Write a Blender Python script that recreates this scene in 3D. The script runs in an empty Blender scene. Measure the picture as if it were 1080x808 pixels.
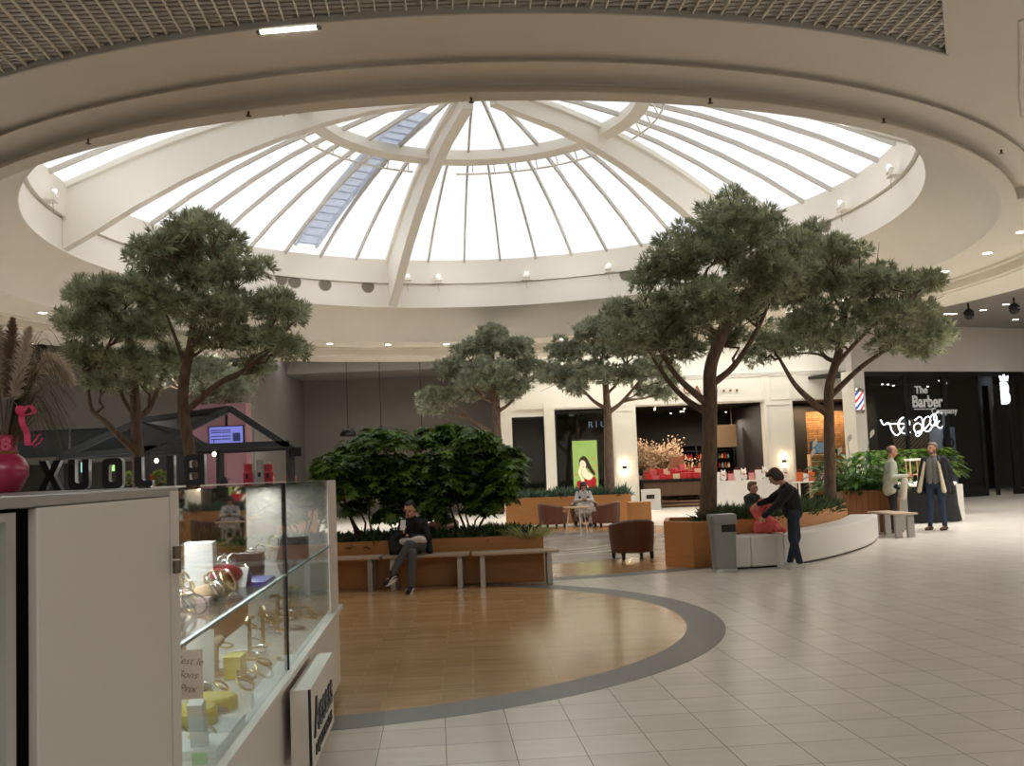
import bpy, bmesh, math, random
import numpy as np
from math import sin, cos, pi, radians as R_
from mathutils import Vector, Matrix
random.seed(7)
sc = bpy.context.scene
COL = sc.collection
# ------------------------------------------------------------------ camera
FPX, PITCH, ROLL, SHY, EYE, YAW = 1026.72, .0722, -.0393, 17.86, 1.55, -.0796
def _ray(px, py):
    x = (px-540)/FPX; y = -(py-404-SHY)/FPX
    c, s = cos(ROLL), sin(ROLL); x, y = c*x-s*y, s*x+c*y
    c, s = cos(PITCH), sin(PITCH)
    return Vector((x, c-y*s, s+y*c))
def F(px, py, z=0.):                       # point of the photo on the level z
    r = _ray(px, py); t = (z-EYE)/r.z
    return Vector((r.x*t, r.y*t, z))
def A(px, py, Y):                          # point of the photo at the distance Y
    r = _ray(px, py); t = Y/r.y
    return Vector((r.x*t, Y, EYE+r.z*t))
cam = bpy.data.cameras.new('camera'); cam_o = bpy.data.objects.new('camera', cam); COL.objects.link(cam_o)
cam.sensor_width = 36; cam.lens = FPX/1080*36; cam.shift_y = SHY/1080; cam.clip_end = 300; cam.clip_start = .05
cam_o.matrix_world = Matrix.Translation((0, 0, EYE)) @ Matrix.Rotation(pi/2+PITCH, 4, 'X') @ Matrix.Rotation(ROLL, 4, 'Z')
sc.camera = cam_o
sc.view_settings.view_transform = 'Standard'; sc.view_settings.look = 'None'
sc.view_settings.gamma = 1; sc.view_settings.use_curve_mapping = False
# ------------------------------------------------------------------ materials
def lin(c):
    return tuple(((v/255)/12.92 if v/255 <= .04045 else ((v/255+.055)/1.055)**2.4) for v in c)
MATS = {}
def mat(name, rgb, rough=.6, metal=0., var=0., scale=8., bump=0., bscale=40., spec=.5, emit=None, es=0., trans=0., alpha=1., stretch=None, coat=0.):
    if name in MATS: return MATS[name]
    m = bpy.data.materials.new(name); m.use_nodes = True; MATS[name] = m
    nt = m.node_tree; b = nt.nodes['Principled BSDF']
    c = lin(rgb)
    b.inputs['Base Color'].default_value = (*c, 1); b.inputs['Roughness'].default_value = rough
    b.inputs['Metallic'].default_value = metal; b.inputs['Specular IOR Level'].default_value = spec
    b.inputs['Transmission Weight'].default_value = trans; b.inputs['Alpha'].default_value = alpha
    b.inputs['Coat Weight'].default_value = coat
    if emit: b.inputs['Emission Color'].default_value = (*lin(emit), 1); b.inputs['Emission Strength'].default_value = es
    if var or bump:
        tc = nt.nodes.new('ShaderNodeTexCoord'); src = tc.outputs['Object']
        if stretch:
            mp = nt.nodes.new('ShaderNodeMapping'); mp.inputs['Scale'].default_value = stretch
            nt.links.new(src, mp.inputs['Vector']); src = mp.outputs['Vector']
    if var:
        n = nt.nodes.new('ShaderNodeTexNoise'); n.inputs['Scale'].default_value = scale; n.inputs['Detail'].default_value = 5
        nt.links.new(src, n.inputs['Vector'])
        r = nt.nodes.new('ShaderNodeValToRGB')
        r.color_ramp.elements[0].position = .3; r.color_ramp.elements[1].position = .7
        r.color_ramp.elements[0].color = (*[max(0, v*(1-var)) for v in c], 1)
        r.color_ramp.elements[1].color = (*[min(1, v*(1+var)) for v in c], 1)
        nt.links.new(n.outputs['Fac'], r.inputs['Fac']); nt.links.new(r.outputs['Color'], b.inputs['Base Color'])
    if bump:
        n2 = nt.nodes.new('ShaderNodeTexNoise'); n2.inputs['Scale'].default_value = bscale; n2.inputs['Detail'].default_value = 4
        nt.links.new(src, n2.inputs['Vector'])
        bp = nt.nodes.new('ShaderNodeBump'); bp.inputs['Strength'].default_value = bump; bp.inputs['Distance'].default_value = .02
        nt.links.new(n2.outputs['Fac'], bp.inputs['Height']); nt.links.new(bp.outputs['Normal'], b.inputs['Normal'])
    return m
def brick_mat(name, c1, c2, cm, bw, rh, mortar, rot=0., off=.5, rough=.25, var=.06, nscale=3., coat=0., nstretch=(1, 1, 1)):
    m = bpy.data.materials.new(name); m.use_nodes = True; MATS[name] = m
    nt = m.node_tree; b = nt.nodes['Principled BSDF']; b.inputs['Roughness'].default_value = rough
    b.inputs['Coat Weight'].default_value = coat; b.inputs['Coat Roughness'].default_value = .1
    tc = nt.nodes.new('ShaderNodeTexCoord'); mp = nt.nodes.new('ShaderNodeMapping'); mp.inputs['Rotation'].default_value = (0, 0, rot)
    nt.links.new(tc.outputs['Object'], mp.inputs['Vector'])
    br = nt.nodes.new('ShaderNodeTexBrick'); br.offset = off; br.squash = 1
    br.inputs['Scale'].default_value = 1; br.inputs['Brick Width'].default_value = bw; br.inputs['Row Height'].default_value = rh
    br.inputs['Mortar Size'].default_value = mortar; br.inputs['Mortar Smooth'].default_value = .3
    br.inputs['Color1'].default_value = (*lin(c1), 1); br.inputs['Color2'].default_value = (*lin(c2), 1); br.inputs['Mortar'].default_value = (*lin(cm), 1)
    nt.links.new(mp.outputs['Vector'], br.inputs['Vector'])
    ms = nt.nodes.new('ShaderNodeMapping'); ms.inputs['Scale'].default_value = nstretch
    nt.links.new(mp.outputs['Vector'], ms.inputs['Vector'])
    n = nt.nodes.new('ShaderNodeTexNoise'); n.inputs['Scale'].default_value = nscale; n.inputs['Detail'].default_value = 6
    nt.links.new(ms.outputs['Vector'], n.inputs['Vector'])
    mr = nt.nodes.new('ShaderNodeMapRange'); mr.inputs['From Min'].default_value = .3; mr.inputs['From Max'].default_value = .7
    mr.inputs['To Min'].default_value = 1-var; mr.inputs['To Max'].default_value = 1+var
    nt.links.new(n.outputs['Fac'], mr.inputs['Value'])
    mx = nt.nodes.new('ShaderNodeVectorMath'); mx.operation = 'SCALE'
    nt.links.new(br.outputs['Color'], mx.inputs[0]); nt.links.new(mr.outputs['Result'], mx.inputs['Scale'])
    nt.links.new(mx.outputs['Vector'], b.inputs['Base Color'])
    return m
def glass_mat(name, tint=(1, 1, 1), refl=.08, haze=0., hazecol=(200, 205, 210), alpha_tint=1.):
    """thin architectural glass: mostly clear, mirrors by Fresnel, optional faint haze"""
    m = bpy.data.materials.new(name); m.use_nodes = True; MATS[name] = m
    nt = m.node_tree; nt.nodes.clear()
    out = nt.nodes.new('ShaderNodeOutputMaterial'); tr = nt.nodes.new('ShaderNodeBsdfTransparent')
    tr.inputs['Color'].default_value = (*tint, 1)
    gl = nt.nodes.new('ShaderNodeBsdfGlossy'); gl.inputs['Roughness'].default_value = .02
    lw = nt.nodes.new('ShaderNodeLayerWeight'); lw.inputs['Blend'].default_value = .5
    pw = nt.nodes.new('ShaderNodeMath'); pw.operation = 'POWER'; pw.inputs[1].default_value = 5
    nt.links.new(lw.outputs['Facing'], pw.inputs[0])
    ad = nt.nodes.new('ShaderNodeMath'); ad.operation = 'MULTIPLY_ADD'; ad.inputs[1].default_value = .95*max(refl, .08)/.08 if refl < .08 else .95; ad.inputs[2].default_value = refl; ad.use_clamp = True
    if refl <= 0: ad.inputs[1].default_value = 0
    nt.links.new(pw.outputs[0], ad.inputs[0])
    mx = nt.nodes.new('ShaderNodeMixShader'); nt.links.new(ad.outputs[0], mx.inputs['Fac'])
    nt.links.new(tr.outputs[0], mx.inputs[1]); nt.links.new(gl.outputs[0], mx.inputs[2])
    last = mx
    if haze:
        df = nt.nodes.new('ShaderNodeBsdfDiffuse'); df.inputs['Color'].default_value = (*lin(hazecol), 1)
        tl = nt.nodes.new('ShaderNodeBsdfTranslucent'); tl.inputs['Color'].default_value = (*lin(hazecol), 1)
        a2 = nt.nodes.new('ShaderNodeMixShader'); a2.inputs['Fac'].default_value = .5
        nt.links.new(df.outputs[0], a2.inputs[1]); nt.links.new(tl.outputs[0], a2.inputs[2])
        m2 = nt.nodes.new('ShaderNodeMixShader'); m2.inputs['Fac'].default_value = haze
        nt.links.new(mx.outputs[0], m2.inputs[1]); nt.links.new(a2.outputs[0], m2.inputs[2]); last = m2
    nt.links.new(last.outputs[0], out.inputs['Surface'])
    return m
# ------------------------------------------------------------------ mesh builder
class MB:
    def __init__(s): s.v = []; s.f = []; s.m = []; s.cur = 0
    def add(s, vs, fs):
        o = len(s.v); s.v += [tuple(p) for p in vs]
        s.f += [tuple(i+o for i in f) for f in fs]; s.m += [s.cur]*len(fs); return s
    def box(s, c, d, rz=0., rx=0., ry=0., taper=1.):
        M = Matrix.Translation(c) @ Matrix.Rotation(rz, 4, 'Z') @ Matrix.Rotation(ry, 4, 'Y') @ Matrix.Rotation(rx, 4, 'X')
        x, y, z = d[0]/2, d[1]/2, d[2]/2
        vs = [M @ Vector((a*x*(taper if k > 0 else 1), b*y*(taper if k > 0 else 1), k*z)) for k in (-1, 1) for a, b in ((-1, -1), (1, -1), (1, 1), (-1, 1))]
        return s.add(vs, [(3, 2, 1, 0), (4, 5, 6, 7), (0, 1, 5, 4), (1, 2, 6, 5), (2, 3, 7, 6), (3, 0, 4, 7)])
    def prism(s, poly, z0, z1):
        n = len(poly)
        vs = [(p[0], p[1], z0) for p in poly]+[(p[0], p[1], z1) for p in poly]
        return s.add(vs, [tuple(range(n-1, -1, -1)), tuple(range(n, 2*n))]+[(i, (i+1) % n, n+(i+1) % n, n+i) for i in range(n)])
    def lathe(s, prof, c=(0, 0, 0), n=24, M=None, cap=True):
        vs = []; fs = []
        for r, z in prof:
            for i in range(n):
                a = 2*pi*i/n; p = Vector((r*cos(a), r*sin(a), z))
                p = (M @ p) if M else p+Vector(c); vs.append(p)
        for k in range(len(prof)-1):
            for i in range(n):
                j = (i+1) % n; fs.append((k*n+i, k*n+j, (k+1)*n+j, (k+1)*n+i))
        if cap:
            fs.append(tuple(range(n-1, -1, -1))); fs.append(tuple((len(prof)-1)*n+i for i in range(n)))
        return s.add(vs, fs)
    def tube(s, pts, rad, n=8, cap=True):
        pts = [Vector(p) for p in pts]
        if not hasattr(rad, '__len__'): rad = [rad]*len(pts)
        vs = []; fs = []; ref = None
        for i, p in enumerate(pts):
            d = (pts[min(i+1, len(pts)-1)]-pts[max(i-1, 0)])
            if d.length < 1e-9: d = Vector((0, 0, 1))
            d.normalize()
            if ref is None:
                ref = Vector((1, 0, 0)) if abs(d.x) < .8 else Vector((0, 1, 0))
            u = ref-d*ref.dot(d)
            if u.length < 1e-6: u = d.orthogonal()
            u.normalize(); w = d.cross(u); ref = u
            for k in range(n):
                a = 2*pi*k/n; vs.append(p+(u*cos(a)+w*sin(a))*rad[i])
        for i in range(len(pts)-1):
            for k in range(n):
                j = (k+1) % n; fs.append((i*n+k, i*n+j, (i+1)*n+j, (i+1)*n+k))
        if cap:
            fs.append(tuple(range(n-1, -1, -1))); fs.append(tuple((len(pts)-1)*n+k for k in range(n)))
        return s.add(vs, fs)
    def bar(s, p, q, w, h=None, up=(0, 0, 1)):
        p = Vector(p); q = Vector(q); h = h or w; d = (q-p).normalized(); u = Vector(up)
        a = d.cross(u)
        if a.length < 1e-6: a = d.orthogonal()
        a.normalize(); b = a.cross(d).normalized()
        vs = [e+a*(i*w/2)+b*(j*h/2) for e in (p, q) for i, j in ((-1, -1), (1, -1), (1, 1), (-1, 1))]
        return s.add(vs, [(3, 2, 1, 0), (4, 5, 6, 7), (0, 1, 5, 4), (1, 2, 6, 5), (2, 3, 7, 6), (3, 0, 4, 7)])
    def ell(s, c, r, n=12, m=8, M=None):
        if not hasattr(r, '__len__'): r = (r, r, r)
        vs = []; fs = []
        for i in range(m+1):
            t = pi*i/m
            for k in range(n):
                a = 2*pi*k/n; p = Vector((r[0]*sin(t)*cos(a), r[1]*sin(t)*sin(a), r[2]*cos(t)))
                p = (M @ p) if M else p; vs.append(p+Vector(c))
        for i in range(m):
            for k in range(n):
                j = (k+1) % n; fs.append((i*n+k, (i+1)*n+k, (i+1)*n+j, i*n+j))
        return s.add(vs, fs)
    def arc(s, c, prof, a0, a1, n=48, closed=True, ends=True):
        """sweep the (r,z) profile about the vertical axis through c from a0 to a1 (degrees)"""
        vs = []; fs = []; k = len(prof)
        for i in range(n+1):
            a = R_(a0+(a1-a0)*i/n)
            for r, z in prof: vs.append((c[0]+r*cos(a), c[1]+r*sin(a), z))
        for i in range(n):
            for j in range(k if closed else k-1):
                q = (j+1) % k; fs.append((i*k+j, (i+1)*k+j, (i+1)*k+q, i*k+q))
        if closed and ends and abs(a1-a0) < 359.9:
            fs.append(tuple(range(k))); fs.append(tuple(n*k+j for j in range(k-1, -1, -1)))
        return s.add(vs, fs)
    def build(s, name, m, parent=None, smooth=False, bevel=0., loc=None, seg=2, flat=None):
        me = bpy.data.meshes.new(name); me.from_pydata(s.v, [], s.f)
        ms = m if isinstance(m, (list, tuple)) else [m]
        for q in ms: me.materials.append(q)
        if len(ms) > 1: me.polygons.foreach_set('material_index', s.m)
        me.update()
        if smooth: me.polygons.foreach_set('use_smooth', [True]*len(me.polygons))
        o = bpy.data.objects.new(name, me); COL.objects.link(o)
        if parent is not None:
            o.parent = parent
            if loc is None: o.matrix_parent_inverse = Matrix.Identity(4); o.location = (0, 0, 0)
        if loc is not None: o.location = loc
        if bevel:
            bm_ = bmesh.new(); bm_.from_mesh(me)
            bmesh.ops.recalc_face_normals(bm_, faces=bm_.faces[:]); bm_.to_mesh(me); bm_.free()
            b = o.modifiers.new('bevel', 'BEVEL'); b.width = bevel; b.segments = seg; b.limit_method = 'ANGLE'; b.angle_limit = R_(40)
        else:
            if not smooth or True:
                bm_ = bmesh.new(); bm_.from_mesh(me)
                if len(bm_.faces) < 60000: bmesh.ops.recalc_face_normals(bm_, faces=bm_.faces[:])
                bm_.to_mesh(me); bm_.free()
        if smooth == 'auto':
            bm_ = bmesh.new(); bm_.from_mesh(me)
            for e in bm_.edges:
                e.smooth = len(e.link_faces) == 2 and e.calc_face_angle(0) < R_(40)
            bm_.to_mesh(me); bm_.free()
        return o
def tag(o, label, cat, group=None, kind=None):
    if label: o['label'] = label
    if cat: o['category'] = cat
    if group: o['group'] = group
    if kind: o['kind'] = kind
    return o
def thing(name, label, cat, loc=(0, 0, 0), rz=0., group=None):
    o = bpy.data.objects.new(name, None); COL.objects.link(o); o.empty_display_size = .2
    o.location = loc; o.rotation_euler = (0, 0, rz); return tag(o, label, cat, group)
def struct(o, label=None):
    o['kind'] = 'structure'
    if label: o['label'] = label
    return o
def dup(root, loc, rz=0., label=None, group=None, scale=None):
    r = root.copy(); COL.objects.link(r); r.location = loc; r.rotation_euler = (0, 0, rz)
    if scale: r.scale = (scale,)*3
    if label: r['label'] = label
    if group: r['group'] = group
    for ch in list(root.children):
        c = ch.copy(); COL.objects.link(c); c.parent = r
        for g in ch.children:
            d = g.copy(); COL.objects.link(d); d.parent = c
    return r
def text_mesh(name, txt, size, m, parent=None, depth=.01, M=None, bold=0., align='CENTER', shear=0., sx=1.):
    cu = bpy.data.curves.new(name, 'FONT'); cu.body = txt; cu.size = size; cu.extrude = depth; cu.align_x = align; cu.align_y = 'CENTER'
    cu.offset = bold; cu.shear = shear; cu.resolution_u = 3
    o = bpy.data.objects.new(name+'_tmp', cu); COL.objects.link(o)
    dg = bpy.context.evaluated_depsgraph_get(); me = bpy.data.meshes.new_from_object(o.evaluated_get(dg))
    bpy.data.objects.remove(o); bpy.data.curves.remove(cu)
    me.transform(Matrix.Diagonal((sx, 1, 1, 1)))
    if M: me.transform(M)
    me.name = name; me.materials.clear(); me.materials.append(m)
    r = bpy.data.objects.new(name, me); COL.objects.link(r)
    if parent is not None: r.parent = parent
    return r
def facing(p, rz=0.):                    # frame for upright lettering facing the -Y side (towards the camera)
    return Matrix.Translation(p) @ Matrix.Rotation(rz, 4, 'Z') @ Matrix.Rotation(pi/2, 4, 'X')
# ------------------------------------------------------------------ the setting
CX, CY = -.551, 20.29                      # axis of the dome
DC = (CX, CY)
PX, PY = -.48, 20.1                        # axis of the plaza floor
plaster = mat('warm_plaster', (226, 219, 208), .8, var=.02, scale=1.5)
white = mat('white_paint', (238, 233, 224), .55)
cream = mat('cream_paint', (232, 228, 216), .5)
dark_ceiling = mat('grey_ceiling_board', (136, 130, 124), .8, var=.03, scale=2)
greywall = mat('grey_wall_paint', (120, 115, 110), .85, var=.03, scale=1)
beige = mat('beige_wall_paint', (196, 186, 174), .8)
black = mat('black_metal', (18, 18, 19), .4)
tile_m = brick_mat('pale_floor_tile', (214, 205, 191), (222, 214, 201), (120, 112, 104), .381, .381, .0035, rot=-YAW*-1, off=0., rough=.28, var=.06, nscale=2.2, nstretch=(1, 4, 1))
wood_m = brick_mat('wood_look_tile', (212, 170, 120), (194, 150, 100), (222, 192, 152), .62, .155, .003, rot=-.05, off=.37, rough=.2, var=.14, nscale=6, coat=.25, nstretch=(.6, 5, 1))
marble_m = mat('grey_marble', (150, 138, 128), .25, var=.28, scale=.9, stretch=(1, 2.2, 1))
grey_stone = mat('grey_stone_band', (122, 120, 116), .4, var=.05, scale=6)
swirl_m = mat('pale_marble_inlay', (196, 184, 166), .25, var=.05)
fl = MB().box((2, 20, -.05), (60, 60, .1)).build('floor', tile_m); struct(fl, 'pale square floor tiles of the mall walkway')
def disc(c, r, z, n=96): return MB().lathe([(r, .0005), (r, z)], (c[0], c[1], 0), n)
D1 = (-2.0, 10.01)
o = MB().arc(D1, [(3.63, .0005), (3.99, .0005), (3.99, .002), (3.63, .002)], 0, 360, 128).build('trim_1', grey_stone); struct(o, 'grey stone band around the wood-look floor disc')
o = disc(D1, 3.63, .002, 128).build('floor_disc', wood_m); struct(o, 'round wood-look floor inlay beside the glass counter')
PC = (PX, PY)
o = MB().arc(PC, [(6.13, .0005), (6.5, .0005), (6.5, .002), (6.13, .002)], 0, 360, 160).build('trim_2', grey_stone); struct(o, 'grey stone band around the sunken plaza floor')
o = MB().arc(PC, [(4.25, .0005), (6.13, .0005), (6.13, .002), (4.25, .002)], 0, 360, 160).build('floor_ring', wood_m); struct(o, 'wood-look floor ring around the marble plaza')
o = disc(PC, 4.25, .002, 128).build('floor_plaza', marble_m); struct(o, 'grey marble floor in the middle of the plaza')
mb = MB()
for r0, r1, a0, a1 in ((1.9, 2.05, 200, 330), (2.7, 2.9, 230, 320), (1.0, 1.15, 150, 300), (2.35, 2.45, 250, 350)):
    mb.arc((PX+.6, PY+.4), [(r0, .0021), (r1, .0021), (r1, .0032), (r0, .0032)], a0, a1, 40)
o = mb.build('floor_inlay', swirl_m); struct(o, 'pale curved marble lines in the plaza floor')

# --- ceiling rings about the dome
def ringpart(name, prof, a0, a1, m, n, lab):
    o = MB().arc(DC, prof, a0, a1, n, closed=False).build(name, m, smooth='auto'); return struct(o, lab)
NA0, NA1 = -150., -28.                     # the sector over the near walkway
zS = 5.62
ringpart('ceiling_ring', [(9.83, zS), (10.06, zS), (10.06, zS+.015), (9.9, zS+.15), (9.9, zS+.17), (9.98, zS+.192), (10.10, zS+.2), (10.385, zS+.195), (10.385, zS+.205), (10.30, zS+.26), (10.31, zS+.272), (10.42, zS+.28), (11.3, zS+.28), (11.3, zS+.6)], NA0, NA1, plaster, 160, 'stepped plaster ring under the near edge of the dome')
ringpart('ceiling_ring', [(9.83, zS), (11.15, zS), (11.16, zS-.05), (11.3, zS-.05), (11.32, zS-.22), (11.42, zS-.22), (11.44, zS-.26), (12.9, zS-.26), (12.9, zS+.5)], NA1, 360+NA0, plaster, 200, 'stepped plaster ring under the far edge of the dome')
for a in (NA0, NA1):
    a_ = R_(a); u = Vector((cos(a_), sin(a_), 0)); p = Vector((CX, CY, 0))
    o = MB().add([p+u*9.83+Vector((0, 0, zS)), p+u*13.2+Vector((0, 0, zS)), p+u*13.2+Vector((0, 0, 6.6)), p+u*9.83+Vector((0, 0, 6.6))], [(0, 1, 2, 3)]).build('ceiling_step', plaster); struct(o)
ringpart('ceiling_cove', [(9.83, zS), (9.80, zS+.14), (9.45, zS+.46), (8.72, 6.49)], 0, 360, plaster, 200, 'sloping plaster cove inside the ceiling ring')
ringpart('wall_drum', [(8.72, 6.49), (8.70, 6.49), (8.70, 7.16), (8.75, 7.16), (8.75, 7.2), (8.62, 7.2), (8.6, 7.9), (8.85, 7.9), (8.9, 6.6)], 0, 360, white, 200, 'white drum wall below the glazed dome')
# --- dome: window_1
dome = thing('window_1', None, None, (CX, CY, 0)); struct(dome, 'glazed dome with white ribs over the plaza')
Z0, RS = -9.65, 19.54
def zd(r): return Z0+math.sqrt(RS*RS-r*r)
B0 = 109.2
pane = glass_mat('frosted_dome_glazing', (.96, .97, .98), .0, .12, (250, 250, 250))
mull_m = mat('dome_mullion', (196, 190, 180), .5)
rib_m = mat('dome_rib_paint', (236, 231, 220), .5)
rr = [8.6, 7.4, 6.2, 5.0, 3.6, 2.4, 1.2, .25]
MB().arc((0, 0), [(8.72, 7.89)]+[(r, zd(r)+.02) for r in rr], 0, 360, 50, closed=False).build('glazing', pane, dome)
for k in range(50):
    if k % 10 == 0: continue
    a = R_(B0+7.2*k); 
    lo = rr[:] if k % 2 == 0 else rr[:5]
    mb = MB()
    for r0, r1 in zip(lo[:-1], lo[1:]):
        mb.bar((r0*cos(a), r0*sin(a), zd(r0)-.03), (r1*cos(a), r1*sin(a), zd(r1)-.03), .05, .1)
    mb.build('mullion', mull_m, dome)
for k in range(5):
    a = R_(B0+72*k); t = Vector((-sin(a), cos(a), 0)); mb = MB()
    rs = [8.69, 8.0, 7.2, 6.2, 5.2, 4.2, 3.2, 2.2, .5]; sec = []
    for r in rs:
        f_ = (r-.5)/8.2
        zt = zd(min(r, 8.6))+.0; zb = zd(min(r, 8.6)) - (.42+1.0*f_**1.6)
        if r > 8.6: zb = 6.52
        for s_, z_ in ((-1, zt), (-1, zt-.12), (-.62, zt-.14), (-.62, zb+.0), (.62, zb), (.62, zt-.14), (1, zt-.12), (1, zt)):
            p = Vector((r*cos(a), r*sin(a), z_))+t*(s_*.2); sec.append(p)
    fs = []
    for i in range(len(rs)-1):
        for j in range(8): fs.append((i*8+j, i*8+(j+1) % 8, (i+1)*8+(j+1) % 8, (i+1)*8+j))
    fs += [tuple(range(8)), tuple((len(rs)-1)*8+j for j in range(8))]
    mb.add(sec, fs).build('rib', rib_m, dome)
MB().arc((0, 0), [(3.45, 9.3), (3.75, 9.24), (3.78, 9.5), (3.5, 9.56)], 0, 360, 100).build('ring_beam', rib_m, dome, smooth='auto')
for k in range(5):
    mb = MB()
    a0 = B0+72*k+6; pts = [(4.0*cos(R_(a0+d)), 4.0*sin(R_(a0+d)), 9.1) for d in range(0, 60, 4)]
    mb.tube(pts, .022, 6)
    for d in range(2, 58, 8): mb.bar((4.0*cos(R_(a0+d)), 4.0*sin(R_(a0+d)), 9.1), (3.85*cos(R_(a0+d)), 3.85*sin(R_(a0+d)), 9.42), .02)
    mb.build('cable_rail', rib_m, dome)
# --- ceilings
def ceil_with_hole(name, x0, x1, y0, y1, r, z, m, lab, n=96):
    # flat board with a circular hole about the dome axis
    bmx = bmesh.new(); vo = [bmx.verts.new(p) for p in ((x0, y0, z), (x1, y0, z), (x1, y1, z), (x0, y1, z))]
    vi = [bmx.verts.new((CX+r*cos(2*pi*i/n), CY+r*sin(2*pi*i/n), z)) for i in range(n)]
    es = [bmx.edges.new((vo[i], vo[(i+1) % 4])) for i in range(4)]+[bmx.edges.new((vi[i], vi[(i+1) % n])) for i in range(n)]
    bmesh.ops.triangle_fill(bmx, edges=es, use_beauty=True)
    me = bpy.data.meshes.new(name); bmx.to_mesh(me); bmx.free(); me.materials.append(m)
    o = bpy.data.objects.new(name, me); COL.objects.link(o); return struct(o, lab)
ceil_with_hole('ceiling', -28, 32, 7.0, 48, 12.88, 5.98, dark_ceiling, 'grey ceiling with downlights around the plaza')
# near walkway: plaster board from the ring out to x, and the mesh panel
zA = zS+.28
mesh_m = mat('mesh_ceiling_bar', (240, 234, 222), .6)
slat_m = mat('mesh_ceiling_slat', (186, 184, 180), .6)
void_m = mat('ceiling_void', (34, 33, 32), .9)
o = MB().box((2, .45, 6.55), (60, 20.9, .05)).build('ceiling_void', void_m); struct(o, 'dark void above the open mesh ceiling')
# plaster field to the right of the mesh panel, its left side follows the panel edge
def edge_x(y): return 4.966+(y-10.312)*.481
poly = []
for i in range(41):
    a = R_(-61.06+(NA1+61.06)*i/40); poly.append((CX+11.295*cos(a), CY+11.295*sin(a)))
poly += [(20, 14.8), (20, -3), (edge_x(-3), -3)]
o = MB().prism(poly, zA, zA+.02).build('ceiling_field', plaster); struct(o, 'plain plaster ceiling right of the mesh panel')
poly = []
for i in range(21):
    a = R_(NA0+12*i/20); poly.append((CX+11.295*cos(a), CY+11.295*sin(a)))
# edge trims of the mesh panel
mb = MB().arc(DC, [(11.3, zA-.004), (11.33, zA-.004), (11.33, zA+.06), (11.3, zA+.06)], -140, -61.06, 80)
pass
o = mb.build('trim_3', slat_m); struct(o, 'dark edge trim of the mesh ceiling panel')
mb = MB(); mb2 = MB()
dx, dy = sin(YAW+.0), cos(YAW+.0)
for i in range(-75, 50):
    x = i*.147; y1 = 10.6
    for st in range(90):                     # clip against the ring and panel edge
        px_ = x+dx*y1
        if math.hypot(px_-CX, y1-CY) > 11.335 and px_ < edge_x(y1)-.03: break
        y1 -= .06
    if y1 > 7.0: mb.bar((x+dx*7.0, 7.0, zA+.04), (x+dx*y1, y1, zA+.04), .012, .03)
for j in range(0, 44):
    y = 7.0+j*.085
    xs = [x*.05 for x in range(-240, 130) if math.hypot(x*.05-CX, y-CY) > 11.335 and x*.05 < edge_x(y)-.02]
    if xs:
        runs = []; st = xs[0]; pv = xs[0]
        for x in xs[1:]:
            if x-pv > .08: runs.append((st, pv)); st = x
            pv = x
        runs.append((st, pv))
        for u, w in runs:
            if w-u > .1: mb2.box(((u+w)/2, y, zA+.07), (w-u, .052, .012))
grid = mb.build('ceiling_grid', mesh_m); struct(grid, 'open mesh ceiling grid above the near walkway')
mb2.build('slats', slat_m, grid)
# --- enclosing walls
for nm, c, d, m in (('wall_right', (31, 20, 3.3), (.3, 60, 6.6), beige), ('wall_left', (-27, 20, 3.3), (.3, 60, 6.6), greywall), ('wall_front', (2, -9.8, 3.3), (60, .3, 6.6), beige), ('wall_far', (2, 47, 3.3), (60, .3, 6.6), greywall)):
    struct(MB().box(c, d).build(nm, m))
# ------------------------------------------------------------------ light
w = bpy.data.worlds.new('sky'); sc.world = w; w.use_nodes = True
nt = w.node_tree; bg = nt.nodes['Background']
tc = nt.nodes.new('ShaderNodeTexCoord'); nz = nt.nodes.new('ShaderNodeTexNoise'); nz.inputs['Scale'].default_value = 2.5; nz.inputs['Detail'].default_value = 4
cr = nt.nodes.new('ShaderNodeValToRGB'); cr.color_ramp.elements[0].position = .35; cr.color_ramp.elements[1].position = .65
cr.color_ramp.elements[0].color = (.91, .925, .95, 1); cr.color_ramp.elements[1].color = (1, .995, .98, 1)
nt.links.new(tc.outputs['Generated'], nz.inputs['Vector']); nt.links.new(nz.outputs['Fac'], cr.inputs['Fac']); nt.links.new(cr.outputs['Color'], bg.inputs['Color'])
bg.inputs['Strength'].default_value = .42
def area(name, loc, sx, sy, power, col=(1, .95, .88), rot=(0, 0, 0)):
    l = bpy.data.lights.new(name, 'AREA'); l.shape = 'RECTANGLE'; l.size = sx; l.size_y = sy; l.energy = power; l.color = col
    o = bpy.data.objects.new(name, l); COL.objects.link(o); o.location = loc; o.rotation_euler = rot; return o
# ------------------------------------------------------------------ storefronts
YS = 35.0
shop_dark = mat('dark_shop_paint', (25, 22, 21), .7)
shop_floor = mat('shop_wood_floor', (120, 92, 66), .35, var=.15, scale=3, stretch=(8, 1, 1))
copper = mat('copper_letter', (176, 112, 78), .35, metal=.7)
lamp_on = mat('lamp_glow', (255, 250, 240), .5, emit=(255, 246, 230), es=5.)
lamp_dim = mat('small_spot_glow', (255, 240, 215), .5, emit=(255, 238, 210), es=2.5)
shopglass = glass_mat('shop_glass', (.80, .84, .85), .06)
def S(name, x0, x1, y0, y1, z0, z1, m, lab=None, bevel=0.):
    o = MB().box(((x0+x1)/2, (y0+y1)/2, (z0+z1)/2), (x1-x0, y1-y0, z1-z0)).build(name, m, bevel=bevel); return struct(o, lab)
S('wall_back', -.44, 12.5, YS, YS+.3, 3.66, 6.0, cream, 'cream fascia wall above the cosmetics shop')
mb = MB()
for z in (4.66, 4.72): mb.box((6.03, YS-.03, z), (12.94, .06, .035))
for x in (4.45, 9.05, 9.3, 10.0, 10.25, 12.2): mb.box((x, YS-.02, 4.18), (.045, .04, .9))
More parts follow.
